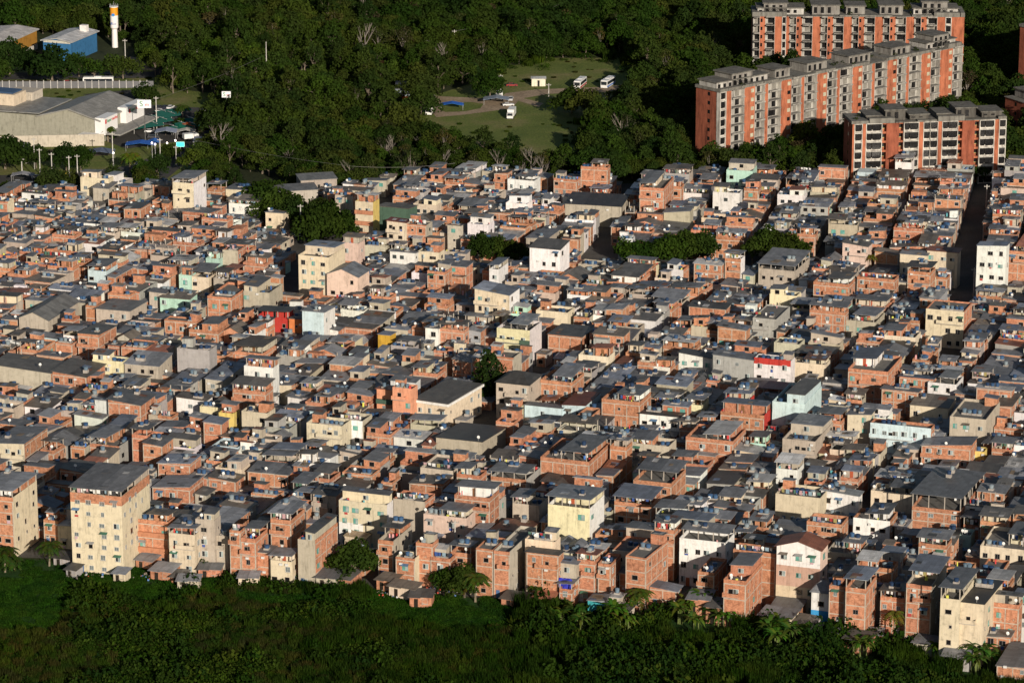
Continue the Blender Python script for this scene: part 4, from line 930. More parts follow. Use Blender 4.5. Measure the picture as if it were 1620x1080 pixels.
M_ = MB(); M_.box(ws-1.6, -.3, 3.2, ws+2.3, 9.6, 9.2, 'paint', (.78, .77, .76)); M_.box(ws-1.0, 16.5, 4, ws+2.3, ds+.3, 9.6, 'paint', (.78, .77, .76)); M_.build('sign_wall', sm_)
M_ = MB(); M_.box(ws-1, 0, 3.4, ws+8, ds, 3.9, 'concrete', (.3, .29, .27), True); M_.build('entrance_canopy', sm_)
def text(name, body, size, parent, loc, rot, mat, col, ext=.03):
    cu = bpy.data.curves.new(name, 'FONT'); cu.body = body; cu.size = size; cu.extrude = ext; cu.align_x = 'CENTER'; cu.align_y = 'CENTER'
    tmp = bpy.data.objects.new('tmp', cu); me = bpy.data.meshes.new_from_object(tmp); bpy.data.objects.remove(tmp)
    me.materials.clear(); me.materials.append(MATS[mat])
    a = me.attributes.new('tint', 'FLOAT_VECTOR', 'FACE'); a.data.foreach_set('vector', np.tile(np.array(col, dtype=np.float32), len(me.polygons)))
    o = link(name, me, parent, loc); o.rotation_euler = rot; return o
RED, GRN = (.55, .02, .02), (.01, .20, .07)
for y0 in (4.6, 23.5):
    rt = (math.pi/2, 0, math.pi/2)
    text('sign_lettering', 'Super', 1.6, sm_, (ws+2.36, y0-1.6, 8), rt, 'paint', GRN); text('sign_lettering', 'market', 1.6, sm_, (ws+2.36, y0+2.8, 8), rt, 'paint', RED)
    M_ = MB(); M_.box(ws+2.31, y0-4.6, 7.2, ws+2.4, y0-3.7, 8.7, 'paint', RED); M_.build('logo_mark', sm_)
# boundary wall in front of the supermarket
a = at(-40, 235); b_ = at(165, 231); M_ = MB(); L_ = math.hypot(b_[0]-a[0], b_[1]-a[1]); M_.box(0, 0, 0, L_, .3, 4.2, 'plaster', (.50, .45, .37))
tag(M_.build('boundary_wall', None, (*a, 0), math.atan2(b_[1]-a[1], b_[0]-a[0])), 'long stained beige boundary wall in front of the supermarket', 'wall')
# pole signs
for px, py, h, w_, hh, txt in ((230, 226, 12.5, 4.8, 2.9, 1), (359, 193, 9, 3.2, 2.2, 0)):
    r_ = placed('pole_sign', px, py); tag(r_, 'white billboard with green and red letters on a tall dark pole' if txt else 'smaller white billboard on a pole against the trees', 'sign')
    M_ = MB(); M_.cyl(0, 0, 0, h, .18, .16, 8, 'metal', (.12, .12, .12)); M_.build('pole', r_)
    M_ = MB(); M_.box(-w_/2, -.25, h, w_/2, .25, h+hh, 'paint', (.78, .78, .8), True); M_.build('panel', r_)
    text('sign_lettering', 'S', hh*.95, r_, (-w_*.22, -.29, h+hh*.5), (math.pi/2, 0, 0), 'paint', GRN); text('sign_lettering', 'm', hh*.6, r_, (w_*.2, -.29, h+hh*.42), (math.pi/2, 0, 0), 'paint', RED)
# water tower
t_ = placed('water_tower', 182, 75); tag(t_, 'tall white cylindrical water tower with an orange top ring', 'water tower')
M_ = MB(); M_.cyl(0, 0, 0, 9, 1.35, 1.2, 20, 'paint', (.75, .72, .70)); M_.build('stem', t_)
M_ = MB(); M_.cyl(0, 0, 8.5, 9.3, 1.2, 1.75, 20, 'paint', (.75, .72, .70), False); M_.cyl(0, 0, 9.3, 15, 1.75, 1.75, 20, 'paint', (.75, .72, .70), False); M_.build('tank', t_)
M_ = MB(); M_.cyl(0, 0, 15, 18.8, 1.75, 1.75, 20, 'paint', (.68, .28, .02)); M_.cyl(0, 0, 18.8, 19.2, 1.95, 1.95, 20, 'paint', (.7, .68, .66)); M_.build('orange_ring', t_)
M_ = MB()
for k in range(10): a_ = k*.628; M_.cyl(1.85*math.cos(a_), 1.85*math.sin(a_), 19.2, 20.2, .05, .05, 4, 'metal', (.6, .6, .6))
M_.cyl(0, 0, 19.2, 21.5, .06, .04, 4, 'metal', (.6, .6, .6)); M_.build('railing', t_)
text('lettering', 'Rio', 1.7, t_, (-.15, -1.79, 11.3), (math.pi/2, 0, 0), 'paint', (.02, .10, .35))
M_ = MB(); M_.cyl(0, 0, 0, .1, .75, .75, 14, 'paint', (.04, .2, .5)); o = M_.build('logo_mark', t_); o.location = (-.2, -1.7, 15.4); o.rotation_euler = (math.pi/2, 0, 0)
t_.scale = (.9, .9, .86); pass
# ------------------------------------------------------------------ vehicles
def wheels(root, xs, y, r, w=.25):
    for x in xs:
        for s in (-1, 1):
            M_ = MB(); n = 10; A = [(x+r*math.cos(6.283*k/n), r+r*math.sin(6.283*k/n)) for k in range(n)]
            for yy in (s*y-w/2, s*y+w/2): M_.quad([(p[0], yy, p[1]) for p in A], 'plastic', (.02, .02, .02))
            for k in range(n):
                a, b_ = A[k], A[(k+1) % n]; M_.quad([(a[0], s*y-w/2, a[1]), (b_[0], s*y-w/2, b_[1]), (b_[0], s*y+w/2, b_[1]), (a[0], s*y+w/2, a[1])], 'plastic', (.02, .02, .02))
            M_.build('wheel', root)
def prism(M_, prof, y0, y1, mat, t):
    n = len(prof)
    for k in range(n):
        a, b_ = prof[k], prof[(k+1) % n]; M_.quad([(a[0], y0, a[1]), (b_[0], y0, b_[1]), (b_[0], y1, b_[1]), (a[0], y1, a[1])], mat, t)
    M_.quad([(p[0], y0, p[1]) for p in prof], mat, t); M_.quad([(p[0], y1, p[1]) for p in prof[::-1]], mat, t)
def car(px, py, az, col, label, kind='parked_car', cat='car'):
    r_ = placed(kind, px, py, 0, R(az)); auto(r_, label, cat, 'cars standing beyond the quarter', *at(px, py))
    M_ = MB(); prism(M_, [(-2.1, .35), (2.1, .35), (2.15, .7), (1.9, .85), (.9, .95), (-1.9, .98), (-2.15, .8)], -.85, .85, 'paint', col); prism(M_, [(-1.2, 1.38), (.05, 1.40), (.35, 1.32), (-1.5, 1.28)], -.62, .62, 'paint', col); M_.build('body', r_)
    M_ = MB(); prism(M_, [(-1.85, .95), (.9, .94), (.2, 1.36), (-1.4, 1.34)], -.7, .7, 'glass', (.02, .025, .03)); M_.build('windows', r_)
    wheels(r_, (-1.35, 1.35), .78, .31); return r_
def bus(px, py, az, label, stripe, L_=11.5):
    r_ = placed('bus', px, py, 0, R(az)); tag(r_, label, 'bus', 'buses')
    M_ = MB(); prism(M_, [(-L_/2, .4), (L_/2, .4), (L_/2+.05, 1.4), (L_/2-.1, 3.1), (L_/2-.4, 3.25), (-L_/2+.2, 3.25), (-L_/2, 3.0)], -1.25, 1.25, 'paint', (.72, .72, .70)); M_.build('body', r_)
    M_ = MB()
    for s in (-1, 1): M_.box(-L_/2+.4, s*1.26-.01, 1.55, L_/2-.5, s*1.26+.01, 2.7, 'glass', (.02, .025, .03), True)
    M_.box(L_/2-.02, -1.1, 1.5, L_/2+.06, 1.1, 2.8, 'glass', (.02, .025, .03)); M_.box(-L_/2-.04, -1.1, 1.7, -L_/2+.02, 1.1, 2.8, 'glass', (.02, .025, .03)); M_.build('windows', r_)
    M_ = MB()
    for s in (-1, 1): M_.box(-L_/2+.1, s*1.262-.015, .6, L_/2-.1, s*1.262+.015, 1.2, 'paint', stripe)
    M_.build('stripe', r_); M_ = MB(); M_.box(-1.5, -.8, 3.25, 1.2, .8, 3.5, 'paint', (.6, .6, .6)); M_.build('roof_unit', r_); wheels(r_, (-L_*.28, L_*.30), 1.15, .48)
bus(156, 135, 2, 'white bus with a yellow stripe on the tree-lined road', (.6, .45, .05)); bus(918, 138, 255, 'white coach parked in the grass clearing right of the small white hut', (.4, .02, .02), 10); bus(962, 137, 250, 'white coach farthest right in the grass clearing', (.1, .2, .5), 10)
def truck(px, py, az, label, box, Lb=6, hb=3.3):
    r_ = placed('box_truck', px, py, 0, R(az)); tag(r_, label, 'truck')
    M_ = MB(); M_.box(-Lb/2-1, -1.2, .9, Lb/2-1, 1.2, hb, 'paint', box, True); M_.build('cargo_box', r_)
    M_ = MB(); prism(M_, [(Lb/2-.9, .5), (Lb/2+1, .5), (Lb/2+1.05, 1.4), (Lb/2+.7, 2.35), (Lb/2-.9, 2.4)], -1.1, 1.1, 'paint', (.7, .7, .68)); M_.build('cab', r_)
    M_ = MB(); M_.quad([(Lb/2+1.08, -1, 1.45), (Lb/2+1.08, 1, 1.45), (Lb/2+.76, .95, 2.3), (Lb/2+.76, -.95, 2.3)], 'glass', (.02, .025, .03)); M_.build('windscreen', r_); wheels(r_, (-Lb/2, Lb/2+.2), 1.05, .45)
truck(809, 186, 262, 'white box truck seen from the front in the middle of the clearing', (.70, .70, .68)); truck(680, 181, 262, 'small white truck half hidden by trees beside the dirt track', (.6, .6, .56), 4, 2.8)
truck(790, 158, 268, 'small white van with a tall box beside the big tree', (.75, .75, .74), 3.2, 3.0); truck(302, 222, 25, 'white delivery van near the market stalls by the car park', (.72, .72, .70), 3.6, 2.6)
for px, py, az, c, l in ((810, 137, 0, (.25, .03, .03), 'dark red car alone on the grass'), (784, 158, 250, (.6, .6, .6), 'silver car beside the white van'), (808, 159, 265, (.55, .55, .55), 'silver pickup right of the white van'),
    (804, 168, 10, (.6, .6, .6), 'white car behind the box truck'), (884, 163, 15, (.5, .5, .5), 'pale car in the tree shadow on the grass'), (252, 172, 75, (.06, .06, .07), 'black car at the left of the row under the palm'),
    (262, 172, 75, (.03, .03, .05), 'dark blue car in the row under the palm'), (270, 172, 75, (.7, .7, .7), 'white car in the row under the palm'), (330, 177, 0, (.7, .7, .7), 'white car beyond the smaller billboard'), (255, 178, 0, (.7, .7, .7), 'long white car behind the green canopies'),
    (279, 190, 0, (.03, .03, .03), 'black car between the green canopies'), (262, 199, 0, (.03, .03, .03), 'black car in front of the green canopies'), (238, 210, 0, (.68, .68, .68), 'white car beside the tall billboard'), (243, 219, 0, (.05, .05, .06), 'black car below the white one by the billboard'),
    (108, 133, 2, (.5, .03, .02), 'red car on the road behind the fence'), (222, 262, 20, (.6, .6, .6), 'pale car by the palm near the crossroads'), (239, 269, 15, (.1, .03, .03), 'dark car near the crossroads'), (95, 277, 15, (.55, .4, .05), 'yellow car at the crossroads'),
    (30, 291, 3, (.4, .42, .45), 'grey car on the road behind the brick houses'), (60, 283, 3, (.6, .6, .6), 'white car on the road behind the brick houses'), (282, 239, 200, (.03, .03, .03), 'black car on the curved road'), (296, 250, 60, (.05, .2, .3), 'teal car on the curved road'),
    (476, 376, 10, (.55, .56, .56), 'silver car parked by the street trees'), (585, 400, 60, (.6, .6, .6), 'white car on the market street'), (1070, 936, 250, (.45, .46, .48), 'grey car parked under the palm at the vegetation edge'), (800, 640, 10, (.03, .03, .03), 'black car in the shaded street by the tree')):
    car(px, py, az, c, l); AUTO.pop()
# ------------------------------------------------------------------ small buildings and things in the clearing
def hut(px, py, w_, d_, h, wall, roof, label, name='hut', az=0, door=True, band=None, slope=.5):
    r_ = placed(name, px, py, 0, R(az)); tag(r_, label, name.replace('_', ' '))
    M_ = MB(); M_.box(-w_/2, 0, 0, w_/2, d_, h, 'plaster', wall); M_.build('wall', r_)
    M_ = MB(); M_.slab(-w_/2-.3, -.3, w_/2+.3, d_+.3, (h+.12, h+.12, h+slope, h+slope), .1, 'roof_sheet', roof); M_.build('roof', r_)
    if door: M_ = MB(); M_.box(-.4, -.05, 0, .4, -.002, h*.8, 'glass', (.02, .02, .02)); M_.build('door', r_)
    if band: M_ = MB(); M_.box(-w_/2-.1, -.8, 1.0, w_/2+.1, -.01, 2.2, 'plaster', band); M_.build('painted_band', r_)
    occupy([(at(px, py)[0]+a, at(px, py)[1]+b) for a, b in ((-w_/2, 0), (w_/2, 0), (w_/2, d_), (-w_/2, d_))])
hut(852, 137, 5.2, 3.5, 2.9, (.75, .68, .55), (.6, .6, .58), 'small white hut on a pale slab in the clearing', 'hut', slope=.25)
hut(639, 162, 6.2, 12, 5, (.16, .19, .20), (.10, .10, .11), 'grey house with a red and yellow striped front among the trees', 'house', band=(.6, .12, .02))
hut(36, 259, 3.6, 4, 6, (.5, .48, .42), (.3, .28, .25), 'little white tower hut with a pale roof between roadside trees', 'gate_house', band=None)
hut(318, 240, 5, 6, 3.5, (.6, .58, .55), (.2, .22, .28), 'white and grey shack at the foot of the forest by the road', 'shack')
hut(338, 266, 4, 4, 2.4, (.65, .63, .6), (.55, .55, .55), 'small white shack beside the forest edge', 'shack')
hut(470, 335, 14, 8, 7, (.42, .38, .33), (.14, .14, .14), 'open-sided grey-roofed hall behind the street trees', 'hall', az=14)
hut(505, 322, 12, 8, 8, (.35, .30, .26), (.16, .16, .155), 'grey-roofed hall stepping down towards the street trees', 'hall', az=14)
hut(1000, 36, 14, 5, 3, (.08, .07, .06), (.06, .05, .045), 'dark ruined open shed high in the forest', 'ruined_shed')
def stall(px, py, w_, d_, h, c, label, name='market_stall'):
    r_ = placed(name, px, py); tag(r_, label, name.split('_')[-1])
    for x, y in ((-w_/2, 0), (w_/2, 0), (w_/2, d_), (-w_/2, d_)): M_ = MB(); M_.cyl(x, y, 0, h, .05, .05, 5, 'metal', (.5, .5, .5)); M_.build('post', r_)
    M_ = MB(); M_.slab(-w_/2-.3, -.3, 0, d_+.3, (h-.3, h+.5, h+.5, h-.3), .04, 'cloth', c); M_.slab(0, -.3, w_/2+.3, d_+.3, (h+.5, h-.3, h-.3, h+.5), .04, 'cloth', c); M_.build('canopy', r_)
for px, py, w_, d_, h, c, l in ((222, 240, 10, 5, 2.6, (.03, .12, .45), 'long bright blue market tarpaulin beside the palm'), (243, 236, 4, 4, 2.6, (.04, .15, .5), 'small blue market tarpaulin at the end of the long one'),
    (262, 222, 7, 6, 3, (.28, .32, .42), 'pale grey-blue pitched stall canopy by the car park'), (283, 214, 5, 4, 2.8, (.01, .16, .09), 'bright green stall canopy beside the orange one'), (295, 211, 5.5, 3.5, 2.8, (.6, .12, .03), 'orange red stall canopy'),
    (294, 220, 6, 4, 2.8, (.55, .52, .45), 'cream stall canopy above the white van'), (310, 206, 4, 3, 2.5, (.5, .3, .02), 'yellow stall canopy at the car park corner'), (158, 256, 9, 6, 3.2, (.12, .15, .22), 'slate blue pitched roof of a roadside stall'),
    (715, 175, 8, 4, 2.2, (.03, .13, .5), 'blue tarpaulin shelter left of the box truck'), (785, 167, 9, 5, 2.4, (.20, .24, .30), 'grey scrap shelter behind the box truck'), (35, 290, 7, 4, 2.8, (.3, .3, .32), 'grey bus shelter roof on the road')):
    stall(px, py, w_, d_, h, c, l)
for i, (px, py) in enumerate(((272, 186), (256, 194), (243, 203), (228, 210), (318, 198), (303, 205), (290, 211))):
    r_ = placed('parking_canopy', px, py, 0, R(35)); auto(r_, 'dark green shade canopy over parked cars', 'canopy', 'green shade canopies of the car park', *at(px, py))
    M_ = MB(); M_.slab(-7, -2.6, 7, 0, (2.4, 2.4, 3.2, 3.2), .05, 'cloth', (.015, .09, .075)); M_.slab(-7, 0, 7, 2.6, (3.2, 3.2, 2.4, 2.4), .05, 'cloth', (.015, .09, .075)); M_.build('canopy', r_)
    for x in (-4, 4): M_ = MB(); M_.cyl(x, 0, 0, 3.6, .09, .09, 6, 'metal', (.6, .6, .58)); M_.box(x-.07, -2.7, 3.2, x+.07, 2.7, 3.32, 'metal', (.6, .6, .58), True); M_.build('mast', r_)
# fence behind the road
a = at(-40, 141); b_ = at(243, 140); r_ = empty('roadside_fence', *a, 0, math.atan2(b_[1]-a[1], b_[0]-a[0])); tag(r_, 'long grey panel fence along the road with the bus', 'fence'); L_ = math.hypot(b_[0]-a[0], b_[1]-a[1]); n = 26
for i in range(n):
    M_ = MB(); M_.box(L_*i/n, 0, 0, L_*i/n+.25, .25, 3.2, 'concrete', (.5, .48, .46)); M_.build('post', r_); M_ = MB(); M_.box(L_*i/n+.25, .08, .2, L_*(i+1)/n, .14, 2.8, 'metal', (.14, .14, .15)); M_.build('panel', r_)
# poles, lamps and wires
def pole(px, py, h, label, arm=0, name='utility_pole', wires=None, z0=0):
    r_ = placed(name, px, py); x, y = at(px, py); auto(r_, label, name.replace('_', ' '), 'poles', x, y, h)
    M_ = MB(); M_.cyl(0, 0, 0, h, .22, .14, 8, 'concrete', (.50, .48, .44)); M_.build('pole', r_)
    if arm: M_ = MB(); M_.box(-arm, -.08, h-.7, arm, .08, h-.5, 'concrete', (.4, .38, .35), True); [M_.cyl(q*arm, 0, h-.5, h-.2, .07, .05, 5, 'plastic', (.2, .2, .2)) for q in (-.9, -.3, .3, .9)]; M_.build('crossarm', r_)
    return x, y, h
GP = 'grey concrete utility pole'
for px, py, h in ((422, 128, 15), (312, 107, 8), (199, 115, 13), (248, 205, 12), (179, 263, 12), (64, 290, 12), (83, 297, 12), (110, 288, 9), (123, 286, 9), (55, 268, 11), (35, 277, 6), (254, 264, 10), (279, 262, 7), (585, 842, 11), (720, 880, 9), (792, 143, 6), (897, 62, 8), (893, 35, 9),
    (944, 15, 9), (962, 14, 9), (840, 51, 8), (810, 55, 8), (780, 60, 8), (719, 79, 8), (676, 96, 8), (688, 160, 5), (476, 372, 10), (1292, 330, 7), (1560, 330, 8), (1255, 915, 10), (1540, 470, 9), (868, 153, 5)):
    pole(px, py, h, GP, .9 if h < 14 else 0)
def wire(p, q, h0, h1, label):
    a, b_ = at(*p), at(*q); pts = []; 
    for i in range(13):
        t = i/12; pts.append((a[0]+(b_[0]-a[0])*t, a[1]+(b_[1]-a[1])*t, h0+(h1-h0)*t-3.2*t*(1-t)))
    M_ = MB(); M_.tube(pts, [.035]*13, 4, 'metal', (.22, .21, .20)); tag(M_.build('power_cable'), label, 'cable', 'cables')
wire((676, 96), (719, 79), 7.6, 7.6, 'sagging power cable over the forest, leftmost span'); wire((719, 79), (810, 55), 7.6, 7.6, 'sagging power cable over the forest, middle span'); wire((810, 55), (840, 51), 7.6, 7.6, 'short power cable span high in the forest')
wire((840, 51), (893, 35), 7.6, 8.6, 'sagging power cable climbing towards the forest road'); wire((300, 260), (560, 310), 9, 10, 'thin power cable crossing above the forest edge'); wire((560, 310), (720, 300), 10, 9, 'thin power cable along the roofs at the forest edge'); wire((248, 205), (422, 128), 11, 10, 'thin cable from the car park towards the tall pole')
for px, py in ((241, 250), (246, 252), (278, 246), (265, 250), (180, 266), (88, 300)):
    r_ = placed('street_lamp', px, py); auto(r_, 'lit white street lamp', 'street lamp', 'lit lamps around the crossroads', *at(px, py), 5); M_ = MB(); M_.cyl(0, 0, 0, 5, .09, .06, 6, 'metal', (.5, .5, .5)); M_.build('post', r_)
    M_ = MB(); M_.cyl(0, 0, 5, 5.3, .2, .32, 8, 'lit_lamp', (1, 1, 1)); M_.cyl(0, 0, 5.3, 5.6, .32, .12, 8, 'lit_lamp', (1, 1, 1)); M_.build('lantern', r_)
r_ = placed('lit_board', 286, 250); tag(r_, 'glowing turquoise advertising board on a post above the road', 'billboard'); M_ = MB(); M_.cyl(0, 0, 0, 4, .1, .1, 6, 'metal', (.3, .3, .3)); M_.build('post', r_)
M_ = MB(); M_.box(-1.4, -.2, 4, 1.4, .2, 5.7, 'paint', (.6, .6, .6), True); M_.build('frame', r_); M_ = MB(); M_.quad([(-1.3, -.22, 4.1), (1.3, -.22, 4.1), (1.3, -.22, 5.6), (-1.3, -.22, 5.6)], 'lit_screen', (0, 1, 1)); M_.build('screen', r_)
# blue tarpaulin on the white terrace house and a few small coloured marks
def sheet(px, py, z, w_, h_, c, label, name='tarpaulin'):
    x, y = at(px, py, z); M_ = MB(); u_, v_ = axes(x, y)
    n = 5
    for i in range(n):
        for j in range(n):
            f = lambda a, b: ((a/n-.5)*w_, -.1-.22*math.sin(a*1.7+b), -(b/n)*h_+.15*math.sin(a*2.1)*(1-b/n))
            M_.quad([f(i, j+1), f(i+1, j+1), f(i+1, j), f(i, j)], 'cloth', c)
    tag(M_.build(name, None, (x, y, z), rz_of(u_)), label, name)
sheet(895, 914, 6.5, 3.2, 2.6, (.04, .05, .42), 'deep blue tarpaulin hanging on the house front above the marsh')
# ------------------------------------------------------------------ vegetation
def crown(seed, R_, Hc, z0, col, nc, per, size, **k):
    """clumps spread through an uneven crown volume"""
    rs = np.random.RandomState(seed); C, Rr = [], []
    ph = rs.random()*6.28; lob = 1+.25*np.sin(2*np.arange(nc)+ph)
    for i in range(nc):
        a = i*2.4+rs.random()*.8; q = math.sqrt((i+.6)/nc); rr = R_*q*.78*lob[i]; t = rs.random()
        zz = z0+Hc*(.25+.62*(1-q*q)*(.6+.4*t)+.14*t)
        C.append(np.array([rr*math.cos(a), rr*math.sin(a), zz])); Rr.append(R_*(.26+.20*rs.random()))
    return leaves(rs, C, Rr, per, size, col, **k), C
def limbs(seed, h, C, rad, col=(.16, .13, .10), n=5):
    M_ = MB(); rr = random.Random(seed); t = h*.45
    M_.tube([(0, 0, -.2), (.1*h*rr.uniform(-.3, .3), .05*h*rr.uniform(-1, 1), t*.6), (0, 0, t), (0, 0, h*.72)], [rad*1.25, rad*.95, rad*.8, rad*.4], n, 'bark', col)
    for c in C[::max(1, len(C)//6)]:
        M_.tube([(0, 0, t*.8), (c[0]*.45, c[1]*.45, (t+c[2])/2), (c[0]*.92, c[1]*.92, c[2])], [rad*.5, rad*.3, rad*.1], 4, 'bark', col)
    return M_
def mb_np(M_):
    Q = [];
    for f in M_.f:
        P = [M_.v[i] for i in f]
        if len(P) == 3: P.append(P[2])
        Q.append(P[:4])
    return np.array(Q, dtype=float), np.array(M_.t, dtype=float)
SPEC = {  # kind: colour, crown radius, crown height, base z, clumps, leaf density, leaf size
    'dense': ((.032, .056, .014), 4.9, 7.2, 1.2, 24, 26, .34), 'olive': ((.046, .064, .017), 4.6, 6.8, 1.4, 21, 23, .32), 'light': ((.050, .080, .018), 3.8, 5.4, 1.4, 17, 24, .30),
    'tall': ((.036, .058, .016), 3.7, 8.4, 2.6, 20, 24, .32), 'dry': ((.10, .072, .045), 3.4, 5.0, 3.0, 14, 17, .28), 'sparse': ((.060, .062, .028), 3.4, 6.4, 4.0, 12, 14, .30)}
PROTO = {}
for kd, (col, R_, Hc, z0, nc, per, sz) in SPEC.items():
    for q in range(3 if kd in ('dense', 'olive') else 2):
        (Q, T), C = crown(hash_ := (sum(map(ord, kd))*7+q*13) % 9999, R_*(1+.12*q), Hc*(1-.1*q), z0, col, nc+q*2, per, sz)
        M_ = limbs(q+3, z0+Hc*.8, C, .24 if kd != 'tall' else .2, (.16, .13, .10) if kd not in ('dry', 'sparse') else (.19, .165, .14))
        cm = np_mesh('crown', Q, T, ['leaf'], np.zeros(len(Q))); tm = M_.mesh('trunk'); bq, bt_ = mb_np(M_)
        jm = np_mesh('forest_tree', np.concatenate([Q, bq]), np.concatenate([T, bt_]), ['leaf', 'bark'], np.concatenate([np.zeros(len(Q)), np.ones(len(bq))]))
        PROTO.setdefault(kd, []).append((cm, tm, jm))
def bare(seed, h):
    rr = random.Random(seed); M_ = MB(); c = (.20, .175, .15)
    M_.tube([(0, 0, 0), (.2, .1, h*.4), (.1, -.1, h*.7)], [.2, .15, .08], 5, 'bark', c)
    for i in range(9):
        a = rr.uniform(0, 6.28); z = h*rr.uniform(.25, .6); l = h*rr.uniform(.2, .38); p = (math.cos(a)*l*.5, math.sin(a)*l*.5, z+l*.6); e = (math.cos(a)*l, math.sin(a)*l, z+l*1.3)
        M_.tube([(.1, 0, z), p, e], [.1, .06, .025], 4, 'bark', c)
        for j in range(4):
            b_ = a+rr.uniform(-1, 1); M_.tube([p, (p[0]+math.cos(b_)*l*.4, p[1]+math.sin(b_)*l*.4, p[2]+l*rr.uniform(.4, .8))], [.05, .015], 3, 'bark', c)
    return M_
BARE = [bare(3, 9), bare(8, 11)]
def gn_scatter(name, pts, rot, scl, idx, protos, label, cat):
    """one object that instances a hidden set of meshes on its own points (uncountable growth only)"""
    me = bpy.data.meshes.new(name); me.vertices.add(len(pts)); me.vertices.foreach_set('co', np.array(pts, dtype=np.float32).ravel())
    for nm, ty, dat, key in (('rz', 'FLOAT_VECTOR', rot, 'vector'), ('sc', 'FLOAT_VECTOR', scl, 'vector'), ('ix', 'INT', idx, 'value')):
        a = me.attributes.new(nm, ty, 'POINT'); a.data.foreach_set(key, np.array(dat, dtype=np.int32 if ty == 'INT' else np.float32).ravel())
    c = bpy.data.collections.new(name+'_set')
    for i, m_ in enumerate(protos): c.objects.link(bpy.data.objects.new('plant_%02d' % i, m_))
    ng = bpy.data.node_groups.new(name, 'GeometryNodeTree')
    ng.interface.new_socket('Geometry', in_out='INPUT', socket_type='NodeSocketGeometry'); ng.interface.new_socket('Geometry', in_out='OUTPUT', socket_type='NodeSocketGeometry')
    n = ng.nodes; gi = n.new('NodeGroupInput'); go = n.new('NodeGroupOutput'); ip = n.new('GeometryNodeInstanceOnPoints'); ci = n.new('GeometryNodeCollectionInfo')
    ci.inputs['Collection'].default_value = c; ci.inputs['Separate Children'].default_value = True; ci.inputs['Reset Children'].default_value = True
    def na(nm, ty):
        q = n.new('GeometryNodeInputNamedAttribute'); q.data_type = ty; q.inputs[0].default_value = nm; return [o for o in q.outputs if o.name == 'Attribute' and o.enabled][0]
    e = n.new('FunctionNodeEulerToRotation'); l = ng.links
    l.new(na('rz', 'FLOAT_VECTOR'), e.inputs[0]); l.new(e.outputs[0], ip.inputs['Rotation']); l.new(na('sc', 'FLOAT_VECTOR'), ip.inputs['Scale'])
    l.new(na('ix', 'INT'), ip.inputs['Instance Index']); ip.inputs['Pick Instance'].default_value = True
    l.new(ci.outputs[0], ip.inputs['Instance']); l.new(gi.outputs[0], ip.inputs['Points']); l.new(ip.outputs[0], go.inputs[0])
    o = link(name, me); md = o.modifiers.new('scatter', 'NODES'); md.node_group = ng
    tag(o, label, cat, None, 'stuff'); return o
tr = random.Random(99)
TNAME = {'dense': ('leafy_tree', 'dense dark green tree'), 'olive': ('leafy_tree', 'olive green bushy tree'), 'light': ('leafy_tree', 'lighter green round tree'), 'tall': ('leafy_tree', 'tall narrow dark tree'), 'dry': ('dry_tree', 'brownish dry-leaved tree'), 'sparse': ('leafy_tree', 'thin pale tree with visible limbs'), 'bare': ('bare_tree', 'leafless pale grey tree')}
bm_ = [b.mesh('branches') for b in BARE]
def tree(kd, x, y, s, label=None, sz=None):
    nm, base = TNAME[kd]; root = empty(nm, x, y, 0, tr.uniform(0, 6.28)); root.scale = (s*tr.uniform(.9, 1.1), s*tr.uniform(.9, 1.1), sz or s*tr.uniform(.85, 1.15))
    if kd == 'bare': link('branches', tr.choice(bm_), root)
    else:
        c, t, _ = tr.choice(PROTO[kd]); link('crown', c, root); link('trunk', t, root)
    if label: tag(root, label, 'tree', 'trees')
    else: auto(root, base, 'tree', 'trees of the wood beyond the quarter', x, y, 6*s)
CLEAR = [gp(p) for p in ([(672, 172), (690, 150), (760, 128), (790, 108), (880, 92), (1000, 92), (1022, 112), (1012, 150), (985, 180), (945, 195), (925, 275), (860, 268), (790, 246), (690, 232), (640, 208), (632, 175), (650, 150)],
         [(-80, 112), (240, 112), (262, 150), (346, 152), (352, 190), (330, 225), (322, 262), (306, 300), (-80, 318)], [(-80, 55), (-80, 115), (228, 118), (214, 72), (160, 60)], [(890, 24), (960, 16), (955, 26), (880, 44)],
         [(612, 168), (700, 160), (700, 205), (612, 212)])]
STRIP = gp([(-200, 330), (-80, 322), (130, 312), (330, 316), (440, 343), (478, 350), (540, 310), (600, 298), (920, 300), (1350, 290), (1800, 286), (1900, -40), (-300, -40)])
pts = []
for _ in range(36000):
    x, y = tr.uniform(-330, 330), tr.uniform(1100, 1800)
    px, py = proj(x, y, 0)
    if px < -140 or px > 1760 or py < -75: continue
    if not (inpoly(x, y, STRIP) or py < -39) or any(inpoly(x, y, P) for P in CLEAR) or blocked(x, y, 3): continue
    c = [(x-2.2, y-2.2), (x+2.2, y-2.2), (x+2.2, y+2.2), (x-2.2, y+2.2)]
    if hit(c): continue
    pts.append((x, y, px, py))
